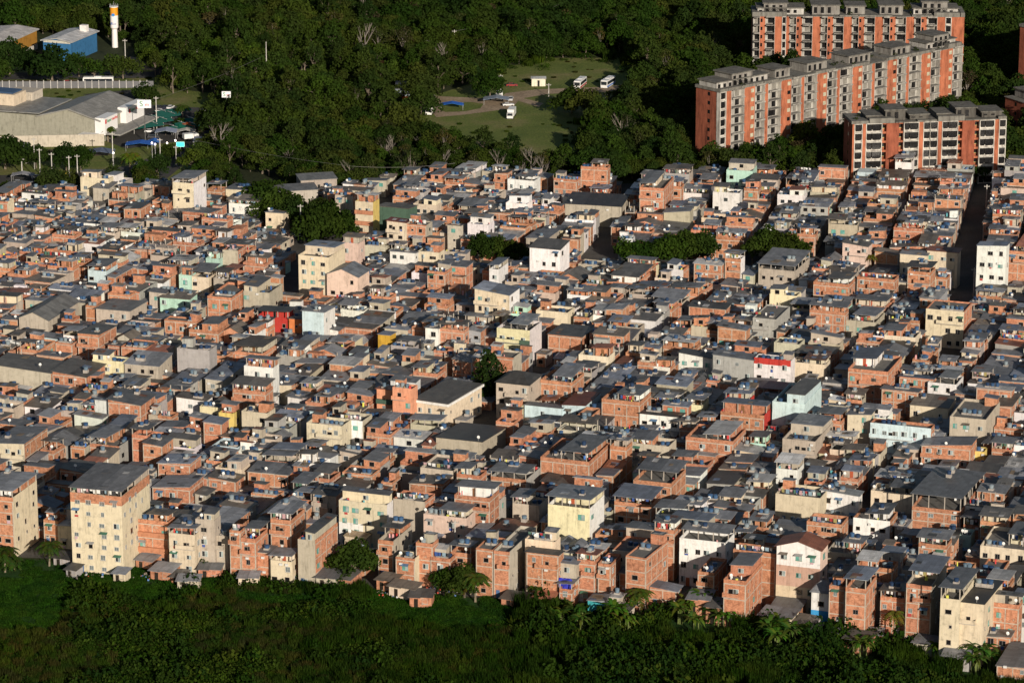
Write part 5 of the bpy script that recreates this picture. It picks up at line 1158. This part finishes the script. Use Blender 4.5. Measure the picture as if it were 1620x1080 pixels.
# Poisson thinning
grid = {}; keep = []
for p in pts:
    k = (int(p[0]//5), int(p[1]//5)); ok = True
    for i in (-1, 0, 1):
        for j in (-1, 0, 1):
            for q in grid.get((k[0]+i, k[1]+j), ()):
                if (p[0]-q[0])**2+(p[1]-q[1])**2 < 3.9**2: ok = False
    if ok: grid.setdefault(k, []).append(p); keep.append(p)
keep.sort(key=lambda p: p[1])
print('forest trees', len(keep))
def kind_at(x, y):
    n = math.sin(x*.031+1.3)+math.sin(y*.023+x*.011)+tr.uniform(-.9, .9)
    if tr.random() < .02: return 'dry'
    if tr.random() < .006: return 'bare'
    if tr.random() < .03: return 'sparse'
    return 'dense' if n > .5 else 'olive' if n > -.4 else 'tall' if n > -1.1 else 'light'
P_, R_a, S_, I_ = [], [], [], []; names = []; protos = []
for kd in PROTO:
    for j, pr in enumerate(PROTO[kd]): names.append(kd); protos.append(pr[2])
for m_ in bm_: names.append('bare'); protos.append(m_)
ni = 0
for x, y, px, py in keep:
    kd = kind_at(x, y); s = tr.choice([tr.uniform(.5, .85), tr.uniform(.75, 1.15), tr.uniform(.8, 1.2), tr.uniform(1.1, 1.5)])
    if 600 < px < 900 and 240 < py < 300: kd = tr.choice(['sparse', 'olive', 'bare', 'tall', 'sparse', 'dense']); s *= .9
    if py > 255: s *= .85
    if ni < 215 and -20 < px < 1640: tree(kd, x, y, s); ni += 1
    else:
        P_.append((x, y, 0)); R_a.append((0, 0, tr.uniform(0, 6.28))); S_.append((s*tr.uniform(.9, 1.1), s*tr.uniform(.9, 1.1), s*tr.uniform(.8, 1.2))); I_.append(tr.choice([i for i, n in enumerate(names) if n == kd]))
gn_scatter('forest', P_, R_a, S_, I_, protos, 'dark green wood stretching away behind the quarter and around the empty blocks', 'forest')
# trees set by hand: street trees, road side, clearing
for kd, px, py, s, lb, *sz in (('dense', 505, 388, 1.5, 'big dark tree in the street between the two parts of the quarter'), ('dense', 520, 372, 1.3, 'dark tree just behind the biggest street tree'), ('olive', 500, 362, 1.2, 'olive tree deep in the shaded street'),
    ('dense', 552, 384, 1.05, 'round green tree at the right end of the street greenery'), ('dense', 438, 352, 1.5, 'broad dark tree at the mouth of the tree-filled street'), ('dense', 462, 362, 1.25, 'dark tree leaning over the street behind the white row'), ('dense', 420, 330, 1.4, 'broad dark tree nearest the forest at the street mouth'),
    ('tall', 775, 640, 1.15, 'tall dark street tree beside the long cream corner building', 1.45), ('dense', 777, 634, .95, 'lower dark crown right below the tall street tree'), ('dense', 830, 634, .6, 'small dark tree in front of the weathered cement hall'),
    ('light', 150, 128, 1.35, 'green roadside tree above the bus'), ('light', 178, 127, 1.3, 'green roadside tree right of the bus'), ('dense', 84, 138, 1.7, 'big dark tree overlapping the roadside fence'), ('light', 125, 122, 1.3, 'green roadside tree in front of the blue hall'), ('dense', 45, 120, 1.3, 'dark roadside tree in front of the orange hall'),
    ('dense', 15, 118, 1.4, 'dark roadside tree below the orange hall wall'), ('dense', -8, 130, 1.3, 'dark tree cut by the left picture edge'), ('olive', 195, 126, 1.1, 'olive roadside tree below the water tower'), ('dense', 232, 172, 1.25, 'solitary dark tree behind the supermarket'), ('dense', 105, 272, 1.15, 'round dark tree at the crossroads'), ('dense', 128, 274, 1.1, 'dark tree right of the round crossroads tree'),
    ('dense', 8, 268, 1.5, 'large dark tree left of the little tower hut'), ('dense', 58, 266, .9, 'small dark tree right of the little tower hut'), ('dense', 268, 252, .65, 'small round tree amid the road lamps'), ('light', 305, 274, 1.3, 'leafy tree leaning over the curved road'), ('light', 318, 262, 1.2, 'leafy tree behind the one leaning over the road'),
    ('light', 287, 202, .55, 'small tree between the green canopies'), ('light', 262, 214, .5, 'small tree at the stall canopies'), ('dense', 250, 284, .9, 'dark bushy tree behind the tall beige house'), ('dense', 225, 286, .8, 'dark bushy tree left of the tall beige house'), ('dense', 775, 158, 1.2, 'big dark tree standing on the dirt track'),
    ('dense', 665, 184, 1.2, 'dark tree in front of the striped house'), ('dense', 905, 180, 1.25, 'dark round tree casting a long shadow on the clearing'), ('olive', 925, 186, 1.3, 'olive tree at the right side of the clearing'),
    ('dense', 760, 418, 1.0, 'dark canal tree at the left end of the row'), ('dense', 786, 416, 1.1, 'second dark canal tree from the left end'), ('dense', 812, 418, 1.0, 'dark canal tree left of the plain white block'),
    ('light', 990, 418, 1.1, 'canal tree right of the dark street'), ('dense', 1012, 418, 1.0, 'dark canal tree beside the palm'), ('dense', 1062, 420, 1.15, 'dark canal tree near the middle of the row'), ('dense', 1085, 418, 1.2, 'broad dark canal tree above the brick houses'), ('dense', 1112, 416, 1.15, 'dark canal tree third from the right group'),
    ('light', 1190, 418, 1.1, 'green canal tree left of the open terrace'), ('dense', 1212, 416, 1.25, 'broad green canal tree behind the open terrace'), ('dense', 1238, 416, 1.2, 'dark green canal tree right of the open terrace'), ('dense', 1262, 418, 1.0, 'last dark canal tree at the right end'), ('light', 1275, 400, .9, 'light green tree behind the canal row'),
    ('dense', 1590, 268, 1.5, 'big dark tree in front of the low block piece'), ('dense', 1612, 262, 1.6, 'big dark tree at the right edge below the orange tower'), ('dense', 1412, 285, .95, 'dark tree at the foot of the front block'), ('dense', 1528, 287, 1.15, 'dark tree hiding the right foot of the front block'), ('dense', 1502, 286, 1.0, 'dark tree under the second dark roof block'),
    ('dense', 562, 918, 1.15, 'big round dark tree against the first brick houses of the marsh'), ('dense', 710, 935, .7, 'small dark tree left of the leaning palm'), ('dense', 735, 945, .8, 'bushy dark tree behind the marsh palm'), ('light', 150, 895, .5, 'small round tree before the seven-storey cream block'),
    ('light', 1455, 1000, .8, 'feathery tree right of the brown palm'), ('dense', 1330, 1010, .6, 'small dark tree beside the scrap sheds'), ('light', 325, 905, .55, 'low green tree before the shacks')):
    x, y = at(px, py); tree(kd, x, y, s, lb, *sz)
# palms and banana plants
def palm_mesh(seed, h, n, L_, col):
    rr = random.Random(seed); T = MB(); T.tube([(0, 0, 0), (.15, .1, h*.5), (.3, .1, h)], [.24, .17, .14], 6, 'bark', (.22, .18, .13)); Fm = []
    M_ = MB(); c0 = Vector((.3, .1, h))
    for i in range(n):
        a = i*2.4+rr.random()*.4; up = rr.uniform(-.2, 1.1); l = L_*rr.uniform(.8, 1.1); d = Vector((math.cos(a), math.sin(a), 0)); s = Vector((-math.sin(a), math.cos(a), 0)); prev = c0; K = 9
        for k in range(1, K+1):
            t = k/K; p = c0+d*(l*t*(1-.18*t))+Vector((0, 0, l*(up*.55*t-.75*t*t))); w_ = l*.17*math.sin(math.pi*min(1, t*.9+.08))
            cc = tuple(q*rr.uniform(.7, 1.3) for q in col)
            for sg in (-1, 1):
                dr = Vector((0, 0, -.45*w_))
                M_.quad([tuple(prev), tuple(p), tuple(p+s*sg*w_+dr+d*.12*l*.3), tuple(p+s*sg*w_+dr-(p-prev)*.45)], 'leaf', cc)
            prev = p
    return T.mesh('trunk'), M_.mesh('crown')
PM = [palm_mesh(1, 5.2, 28, 4.2, (.075, .105, .022)), palm_mesh(2, 7.5, 24, 3.6, (.13, .12, .03)), palm_mesh(3, 2.6, 22, 3.8, (.07, .11, .025))]
def palm(i, px, py, s, lb, nm='palm_tree', cat='palm'):
    x, y = at(px, py); r_ = empty(nm, x, y, 0, tr.uniform(0, 6.28)); r_.scale = (s,)*3; link('trunk', PM[i][0], r_); link('crown', PM[i][1], r_); tag(r_, lb, cat, 'palms')
for i, px, py, s, lb in ((0, 752, 952, 1.15, 'broad palm at the middle of the marsh edge'), (2, 745, 940, 1.0, 'low palm just behind the broad marsh palm'), (0, 1013, 972, 1.05, 'palm before the four-storey brick house'), (0, 78, 895, 1.05, 'palm left of the seven-storey cream block'), (0, 8, 905, 1.1, 'palm cut by the left picture edge'),
    (2, 22, 900, 1.1, 'low palm beside the one at the left picture edge'), (1, 1413, 1018, 1.0, 'brownish tall palm under the twin brick towers'), (0, 846, 950, .7, 'small yellowish palm left of the purple tarpaulin'), (0, 171, 225, 1.0, 'palm beside the car park billboard row'), (0, 205, 275, 1.25, 'yellowish palm at the crossroads'), (0, 289, 190, .95, 'palm above the parked cars'),
    (0, 1000, 420, .9, 'palm in the canal row'), (1, 1378, 432, .75, 'palm between brick houses right of the canal row')):
    palm(i, px, py, s, lb)
def banana_mesh(seed):
    rr = random.Random(seed); T = MB(); M_ = MB()
    for q in range(4):
        bx, by = rr.uniform(-1, 1), rr.uniform(-1, 1); h = rr.uniform(1.8, 3); T.tube([(bx, by, 0), (bx, by, h)], [.16, .1], 6, 'bark', (.12, .15, .05))
        for i in range(8):
            a = rr.uniform(0, 6.28); l = rr.uniform(1.6, 2.5); d = Vector((math.cos(a), math.sin(a), 0)); s = Vector((-math.sin(a), math.cos(a), 0)); up = rr.uniform(.5, 1.3); pr = Vector((bx, by, h)); K = 5
            cc = tuple(v*rr.uniform(.75, 1.3) for v in (.085, .15, .03))
            for k in range(1, K+1):
                t = k/K; p = Vector((bx, by, h))+d*l*t+Vector((0, 0, l*(up*t-.95*t*t))); w0 = .32*math.sin(math.pi*min(1, (k-1)/K+.08)); w1 = .32*math.sin(math.pi*min(.97, t+.02))
                M_.quad([tuple(pr-s*w0), tuple(pr+s*w0), tuple(p+s*w1), tuple(p-s*w1)], 'leaf', cc); pr = p
    return T.mesh('stem'), M_.mesh('leaves')
BN = [banana_mesh(4), banana_mesh(5)]
BP = [(915, 985, 1.2), (975, 988, 1.25), (990, 998, 1.1), (918, 1000, 1.0), (1092, 975, 1.2), (1110, 968, 1.3), (1128, 985, 1.2), (1075, 985, 1.1), (1145, 992, 1.1), (1218, 1018, 1.3), (1235, 1010, 1.3), (1252, 1022, 1.25), (1268, 1012, 1.0), (1228, 1030, 1.2), (1530, 1045, 1.2), (1550, 1052, 1.3), (1572, 1060, 1.2), (1540, 1066, 1.1), (1350, 1032, 1.0), (1365, 1040, 1.1), (888, 985, .9), (1100, 1000, 1.0), (1480, 1040, 1.0)]
for i, (px, py, s) in enumerate(BP):
    x, y = at(px, py); r_ = empty('banana_plant', x, y, 0, tr.uniform(0, 6.28)); r_.scale = (s*1.22,)*3; link('stem', BN[i % 2][0], r_); link('leaves', BN[i % 2][1], r_); auto(r_, 'broad-leaved banana plant', 'banana plant', 'banana plants along the houses', x, y, 2)
# rank growth in the foreground: nobody could count it
def bush_mesh(seed, R_, H_, col, n, per, size):
    (Q, T), _ = crown(seed, R_, H_, -.3, col, n, per, size, up=.5, flat=.7)
    return np_mesh('bush', Q, T, ['leaf'], np.zeros(len(Q)))
def grass_mesh(seed, R_, H_, col, n):
    rs = np.random.RandomState(seed); a = rs.random(n)*6.28; r = R_*np.sqrt(rs.random(n)); p = np.stack([r*np.cos(a), r*np.sin(a), 0*a-.1], 1); h = H_*(.5+.6*rs.random(n))
    b_ = rs.random(n)*6.28; ln = .35*h; t = p+np.stack([ln*np.cos(b_), ln*np.sin(b_), h], 1); m_ = p*.5+t*.5+np.array([0, 0, .12]); w = np.stack([-np.sin(b_), np.cos(b_), 0*b_], 1)*.06
    Q = np.concatenate([np.stack([p-w, p+w, m_+w*1.4, m_-w*1.4], 1), np.stack([m_-w*1.4, m_+w*1.4, t+w*.2, t-w*.2], 1)]); k = .7+.6*rs.random(n)
    return np_mesh('grass', Q, np.array(col)[None]*np.concatenate([k, k])[:, None], ['leaf'], np.zeros(len(Q)))
G1, G2, G3, G4 = (.026, .052, .009), (.044, .072, .013), (.020, .043, .010), (.056, .058, .019)
BU = [bush_mesh(1, 1.6, 1.5, G1, 9, 34, .17), bush_mesh(2, 2.0, 1.4, G2, 10, 30, .16), bush_mesh(3, 1.5, 2.2, G3, 9, 34, .18), bush_mesh(4, 1.8, 1.1, G1, 9, 32, .15), grass_mesh(5, 1.3, 1.7, G2, 260), grass_mesh(6, 1.2, 2.0, G1, 240), grass_mesh(7, 1.3, 1.6, G4, 220), bush_mesh(8, 1.4, .9, G4, 8, 26, .14), bush_mesh(9, 1.5, .5, (.025, .068, .011), 9, 40, .11), grass_mesh(10, 1.5, .55, (.030, .074, .012), 300)]
EDGE = gp([(-160, 884), (100, 890), (260, 897), (400, 908), (520, 915), (600, 938), (800, 948), (900, 968), (1000, 975), (1100, 975), (1200, 990), (1300, 1005), (1400, 1020), (1480, 1028), (1560, 1050), (1700, 1085), (1800, 1200), (-200, 1200)])
MARSH = [gp(p) for p in ([(-90, 872), (250, 893), (345, 905), (350, 945), (300, 930), (255, 955), (190, 950), (120, 935), (110, 965), (80, 1000), (-90, 1000)], [(590, 925), (790, 945), (835, 968), (800, 1000), (700, 1002), (600, 985), (575, 955)], [(345, 935), (480, 940), (560, 955), (540, 965), (420, 960)])]
YN, YF = at(810, 1150)[1], at(810, 875)[1]
KEEP = [(*at(a_, b_), 1.2) for a_, b_, _ in BP]+[(*at(a_, b_), .9) for a_, b_ in ((752, 952), (745, 940), (1013, 972), (78, 895), (8, 905), (22, 900), (1413, 1018), (846, 950))]
def fill(n, dens):
    P, Rr, S, I = [], [], [], []
    for _ in range(n):
        x, y = tr.uniform(-150, 150), tr.uniform(YN, YF)
        if not inpoly(x, y, EDGE): continue
        px, py = proj(x, y, 0)
        if px < -90 or px > 1710: continue
        if any(abs(x-a_) < 2.6*k_ and -5*k_ < y-b_ < 2 for a_, b_, k_ in KEEP): continue
        f = math.sin(x*.13+y*.05)+math.sin(y*.21-x*.07+2)+math.sin(x*.05-1)*.8+tr.uniform(-.7, .7)
        if any(inpoly(x, y, M_) for M_ in MARSH):
            i = tr.choice([8, 8, 9, 9, 9]); s = tr.uniform(.7, 1.2); z = 1
        elif px > 820:
            i = tr.choice([0, 0, 2, 1, 3]) if f > -.4 else tr.choice([4, 5, 3, 0]); s = tr.uniform(.7, 1.4)+max(0, f)*.55; z = 1.3
        elif px > 480 and f < .5:
            i = tr.choice([4, 5, 5, 6, 3]); s = tr.uniform(.8, 1.2); z = 1
        else:
            i = tr.choice([0, 1, 3, 3, 7]) if f > 0 else tr.choice([3, 4, 6, 8]); s = tr.uniform(.5, 1.1)+max(0, f-.3)*.5; z = 1.0
        if tr.random() < (.10 if px > 760 else .05) and f > .1 and i < 8 and (px > 760 or py > 925): i = tr.choice([0, 1, 2]); s = tr.uniform(1.9, 3.2) if px > 760 else tr.uniform(1.5, 2.3); z = 1.1
        P.append((x, y, 0)); Rr.append((tr.uniform(-.15, .15), tr.uniform(-.15, .15), tr.uniform(0, 6.28))); S.append((s, s, s*z*tr.uniform(.7, 1.3))); I.append(i)
    return P, Rr, S, I
P, Rr, S, I = fill(24000, 1)
print('undergrowth', len(P))
gn_scatter('undergrowth', P, Rr, S, I, BU, 'rank dark green creepers, reeds and bushes covering the marsh in the foreground', 'undergrowth')
# low growth on the clearing and verges
P, Rr, S, I = [], [], [], []
for _ in range(2600):
    x, y = tr.uniform(-230, 90), tr.uniform(1120, 1480)
    if any(inpoly(x, y, c) for c in CLEAR[:2]) and not inpoly(x, y, gp([(150, 160), (330, 165), (320, 262), (306, 300), (-80, 318), (-80, 240), (150, 235)])) and not any(inpoly(x, y, t) for t in []):
        px, py = proj(x, y, 0)
        if 132 < py < 190 and px > 600: continue
        if tr.random() < .6 and (math.sin(x*.2)+math.sin(y*.13)) > 0: continue
        if hit([(x-1, y-1), (x+1, y-1), (x+1, y+1), (x-1, y+1)]): continue
        P.append((x, y, 0)); Rr.append((0, 0, tr.uniform(0, 6))); s = tr.uniform(.4, .8); S.append((s, s, s*.6)); I.append(tr.choice([6, 4, 4]))
ring = CLEAR[0]
for i in range(len(ring)):
    a, b_ = ring[i], ring[(i+1) % len(ring)]; L_ = math.hypot(b_[0]-a[0], b_[1]-a[1])
    for _ in range(int(L_*.9)):
        t = tr.random(); x, y = a[0]+(b_[0]-a[0])*t+tr.gauss(0, 3), a[1]+(b_[1]-a[1])*t+tr.gauss(0, 6); px, py = proj(x, y)
        if 132 < py < 190 and 640 < px < 990: continue
        s = tr.uniform(.9, 2.0); P.append((x, y, 0)); Rr.append((0, 0, tr.uniform(0, 6))); S.append((s, s, s*tr.uniform(.8, 1.3))); I.append(tr.choice([0, 1, 2, 3, 4]))
gn_scatter('clearing_weeds', P, Rr, S, I, BU, 'low weeds and tufts growing over the grassy clearing and verges', 'weeds')
# litter on the shore of the marsh
LT = MB(); q = random.Random(3)
for px, py, k in ((140, 908, 40), (255, 912, 70), (280, 905, 40), (700, 935, 60), (620, 940, 30), (663, 950, 10), (1260, 990, 30), (1355, 1020, 40), (330, 900, 30), (1500, 1040, 20)):
    x, y = at(px, py)
    for _ in range(k):
        a, b_ = x+q.gauss(0, 2.6), y+q.gauss(0, 2.0); s = q.uniform(.12, .5); LT.box(a, b_, .3, a+s, b_+s*q.uniform(.4, 1.3), .45+s*q.uniform(.2, .7), 'plastic', q.choice([(.5, .5, .48), (.2, .17, .14), (.3, .24, .18), (.5, .08, .05), (.1, .2, .4), (.15, .14, .12)]))
tag(LT.build('litter'), 'scattered rubbish and debris along the edge of the marsh', 'litter', None, 'stuff')
# ------------------------------------------------------------------ shacks at the marsh edge
sr = random.Random(77)
for i, (px, py, w_, d_, h) in enumerate(((100, 893, 5, 4, 2.4), (122, 890, 4, 3, 2.2), (200, 886, 4.5, 4, 2.6), (232, 893, 7, 4, 3), (262, 897, 6, 5, 2.8), (290, 893, 5, 4, 2.5), (305, 905, 6, 4, 2.6), (335, 900, 6, 4, 3), (398, 903, 5, 4, 3), (520, 912, 6, 5, 3.4),
    (548, 898, 6, 6, 3), (612, 925, 6, 4, 3), (640, 930, 7, 4, 3), (668, 925, 6, 4, 3), (815, 938, 7, 4, 2.6), (860, 945, 5, 4, 3), (985, 960, 5, 4, 3), (1100, 945, 8, 6, 4.5), (1130, 950, 7, 6, 4.5), (1240, 975, 9, 6, 4), (1222, 965, 8, 6, 4), (1268, 990, 6, 5, 3), (1300, 990, 7, 5, 3), (1350, 1008, 6, 5, 3.5), (1460, 1018, 6, 4, 3), (1500, 1020, 7, 4, 3.2), (1380, 1008, 5, 4, 3))):
    w_ *= sr.uniform(.6, .95); d_ *= sr.uniform(.7, 1); h *= sr.uniform(.75, 1.05); x, y = at(px, py); u_, v_ = axes(x, y, 19.5+sr.uniform(-14, 14)); C = corners((x-w_/2, y), u_, v_, w_, d_)
    while hit(C) and y > at(px, py)[1]-14: y -= 1.2; C = corners((x-w_/2, y), u_, v_, w_, d_)
    occupy(C); k2 = sr.uniform(.6, 1.5); k = sr.choice('bbcgk'); pm, pc = PAL[k]; pc = vary(pc, sr); r_ = empty('shack', x-w_/2, y, 0, rz_of(u_)); rc = roofcol(sr)
    auto(r_, f'low {WNAME[k]} shack', 'shack', 'shacks along the marsh edge', x, y, h)
    M_ = MB(); M_.box(0, 0, 0, w_, d_, h, pm, pc); M_.build('wall', r_); M_ = MB(); M_.slab(-.4, -.8, w_*.52, d_+.3, (h+.05, h+.05, h+.6, h+.6), .07, 'roof_sheet', rc); M_.slab(w_*.5, -.5, w_+.4, d_+.3, (h+.12, h+.1, h+.7, h+.65), .07, 'roof_sheet', tuple(q*k2 for q in rc)); M_.build('roof', r_)
    M_ = MB(); M_.box(w_*.2, -.05, 0, w_*.2+.9, -.002, h*.8, 'glass', (.03, .025, .02)); M_.build('door', r_)
    link('window', WIN['hole'][2], r_, (w_*.7, 0, .9)); 
# ------------------------------------------------------------------ ground
def sheet_poly(name, px_pts, z, mat, label=None):
    P = gp(px_pts); me = bpy.data.meshes.new(name); me.from_pydata([(x, y, z) for x, y in P], [], [tuple(range(len(P)))]); me.materials.append(MATS[mat]); o = link(name, me)
    if me.polygons[0].normal.z < 0: me.flip_normals()
    tag(o, label or name.replace('_', ' '), None, None, 'structure'); return o
me = bpy.data.meshes.new('ground'); me.from_pydata([(-9000, -500, 0), (9000, -500, 0), (9000, 11000, 0), (-9000, 11000, 0)], [], [(0, 1, 2, 3)]); me.materials.append(MATS['forest_floor']); tag(link('ground', me), 'dark wooded ground', None, None, 'structure')
sheet_poly('quarter_ground', [(-300, 868), (100, 884), (240, 892), (400, 908), (540, 912), (600, 932), (800, 948), (900, 966), (1000, 968), (1140, 975), (1290, 1000), (1400, 1012), (1480, 1020), (1640, 1060), (1900, 1080), (1900, 280), (1350, 284), (920, 292), (600, 292), (540, 303), (440, 300), (400, 290), (330, 308), (-300, 320)], .05, 'alley_ground')
sheet_poly('marsh_ground', [(-400, 1400), (2000, 1400), (1900, 1082), (1640, 1062), (1480, 1022), (1400, 1014), (1290, 1002), (1140, 977), (1000, 970), (900, 968), (800, 950), (600, 934), (540, 914), (400, 910), (240, 894), (100, 886), (-300, 870)], .04, 'marsh_ground')
sheet_poly('clearing_grass', [(672, 172), (690, 150), (760, 128), (790, 108), (880, 92), (1000, 92), (1022, 112), (1000, 140), (955, 158), (935, 205), (915, 262), (860, 250), (790, 232), (700, 212), (655, 205), (600, 200), (600, 180)], .06, 'grass_ground')
sheet_poly('dirt_track', [(600, 158), (650, 150), (720, 154), (790, 157), (800, 148), (850, 142), (960, 138), (1010, 130), (1012, 136), (960, 146), (870, 149), (828, 156), (860, 164), (852, 170), (820, 160), (810, 172), (780, 176), (735, 182), (690, 186), (684, 178), (688, 165), (655, 162), (600, 170)], .10, 'dirt_ground')
sheet_poly('track_island', [(692, 172), (705, 164), (745, 162), (765, 165), (760, 172), (735, 177), (705, 178)], .14, 'grass_ground')
sheet_poly('verge', [(-300, 100), (262, 100), (270, 140), (350, 150), (356, 200), (345, 310), (-300, 322)], .06, 'grass_ground')
sheet_poly('road', [(-300, 118), (240, 114), (262, 104), (300, 98), (300, 104), (262, 116), (240, 124), (-300, 130)], .11, 'asphalt_ground')
sheet_poly('dry_strip', [(-300, 131), (150, 126), (190, 127), (190, 135), (-300, 139)], .10, 'dry_ground')
sheet_poly('car_park', [(170, 178), (230, 166), (335, 172), (342, 180), (318, 205), (300, 222), (255, 228), (200, 236), (168, 224)], .11, 'asphalt_ground')
sheet_poly('old_paving', [(130, 150), (215, 142), (245, 150), (225, 162), (180, 158)], .10, 'asphalt_ground')
sheet_poly('avenue', [(-300, 282), (60, 277), (150, 270), (210, 262), (262, 238), (300, 222), (345, 196), (352, 200), (318, 232), (290, 262), (262, 285), (190, 300), (90, 302), (-300, 316)], .15, 'asphalt_ground')
sheet_poly('dirt_yard', [(-300, 240), (170, 236), (175, 246), (60, 252), (-300, 258)], .10, 'dry_ground')
sheet_poly('forest_road', [(905, 40), (955, 20), (962, 22), (915, 42)], .10, 'asphalt_ground')
sheet_poly('earth_bank', [(205, 90), (245, 96), (245, 112), (212, 110)], .10, 'dirt_ground')
sheet_poly('earth_bank', [(978, 66), (1012, 68), (1014, 76), (980, 76)], .10, 'dirt_ground')
# crossing stripes on the avenue
for i in range(9):
    sheet_poly('crossing_stripe', [(94+i*3.2, 279), (95.6+i*3.2, 279), (93.6+i*3.2, 284), (92+i*3.2, 284)], .19, 'dirt_ground', 'worn pale stripe of the pedestrian crossing')
# ------------------------------------------------------------------ labels that single each thing out
REFS += [('white hut in the clearing', 852, 130), ('water tower', 182, 40), ('blue hall', 120, 70), ('supermarket roof', 140, 170), ('tall green-and-red billboard', 230, 183), ('long diagonal orange block', 1300, 120), ('rearmost orange block', 1360, 50),
         ('front white and orange block', 1450, 220), ('box truck', 809, 180), ('striped house', 635, 150), ('orange tower at the right edge', 1612, 90), ('tree-filled street', 505, 350), ('small white billboard', 359, 163)]
ORD_ = ['', 'second ', 'third ', 'fourth ', 'fifth ', 'sixth ', 'seventh ', 'eighth ', 'ninth ', 'tenth ', 'eleventh ', 'twelfth ', 'thirteenth ', 'fourteenth ', 'fifteenth ', 'sixteenth ', 'seventeenth ', 'eighteenth ', 'nineteenth ', 'twentieth ']
gr = {}; cnt_ = {}
order = sorted(AUTO, key=lambda t: 0)
for o, base, px, py in AUTO:
    px = max(5, min(1615, px)); c = []
    for nm, rx, ry in REFS:
        dx, dy = px-rx, (py-ry)*1.0; d = math.hypot(dx, dy*1.6)
        w = 'left of' if dx < 0 and abs(dx) > abs(dy)*1.0 else 'right of' if dx > 0 and abs(dx) > abs(dy)*1.0 else 'behind' if dy < 0 else 'below'
        c.append((d, nm, w))
    c.sort(); gr.setdefault((base, c[0][1], c[0][2]), []).append((c[0][0], o))
for (base, nm, w), L_ in gr.items():
    L_.sort(key=lambda t: t[0])
    for i, (d, o) in enumerate(L_):
        k_ = i+1; od = ORD_[i] if i < len(ORD_) else f"{k_}{'st' if k_ % 10 == 1 else 'nd' if k_ % 10 == 2 else 'rd' if k_ % 10 == 3 else 'th'} "
        lb = f"{base}, {od}nearest {w} the {nm}"
        if len(lb.split()) > 16: lb = lb.replace(' the ', ' ')
        o['label'] = lb
# ------------------------------------------------------------------ light
SAZ, SEL = R(161), R(16.5)
w = bpy.data.worlds.new('World'); sc.world = w; w.use_nodes = True; nt = w.node_tree
sk = nt.nodes.new('ShaderNodeTexSky'); sk.sky_type = 'NISHITA'; sk.sun_disc = False; sk.sun_elevation = SEL; sk.sun_rotation = SAZ
bg = nt.nodes['Background']; nt.links.new(sk.outputs[0], bg.inputs[0]); bg.inputs[1].default_value = .05
sn = bpy.data.lights.new('sun', 'SUN'); sn.energy = 5; sn.angle = R(.5); sn.color = (1, .89, .75)
so = link('sun', sn); dirv = Vector((math.sin(SAZ)*math.cos(SEL), math.cos(SAZ)*math.cos(SEL), math.sin(SEL))); so.rotation_euler = dirv.to_track_quat('Z', 'Y').to_euler(); so.location = (100, 300, 400)
vs = sc.view_settings; vs.view_transform = 'Standard'; vs.look = 'None'; vs.gamma = 1; vs.exposure = .1; vs.use_curve_mapping = False
sc.cycles.max_bounces = 4; sc.cycles.diffuse_bounces = 2; sc.cycles.glossy_bounces = 2; sc.cycles.transmission_bounces = 2; sc.cycles.transparent_max_bounces = 4
sc.cycles.use_denoising = True
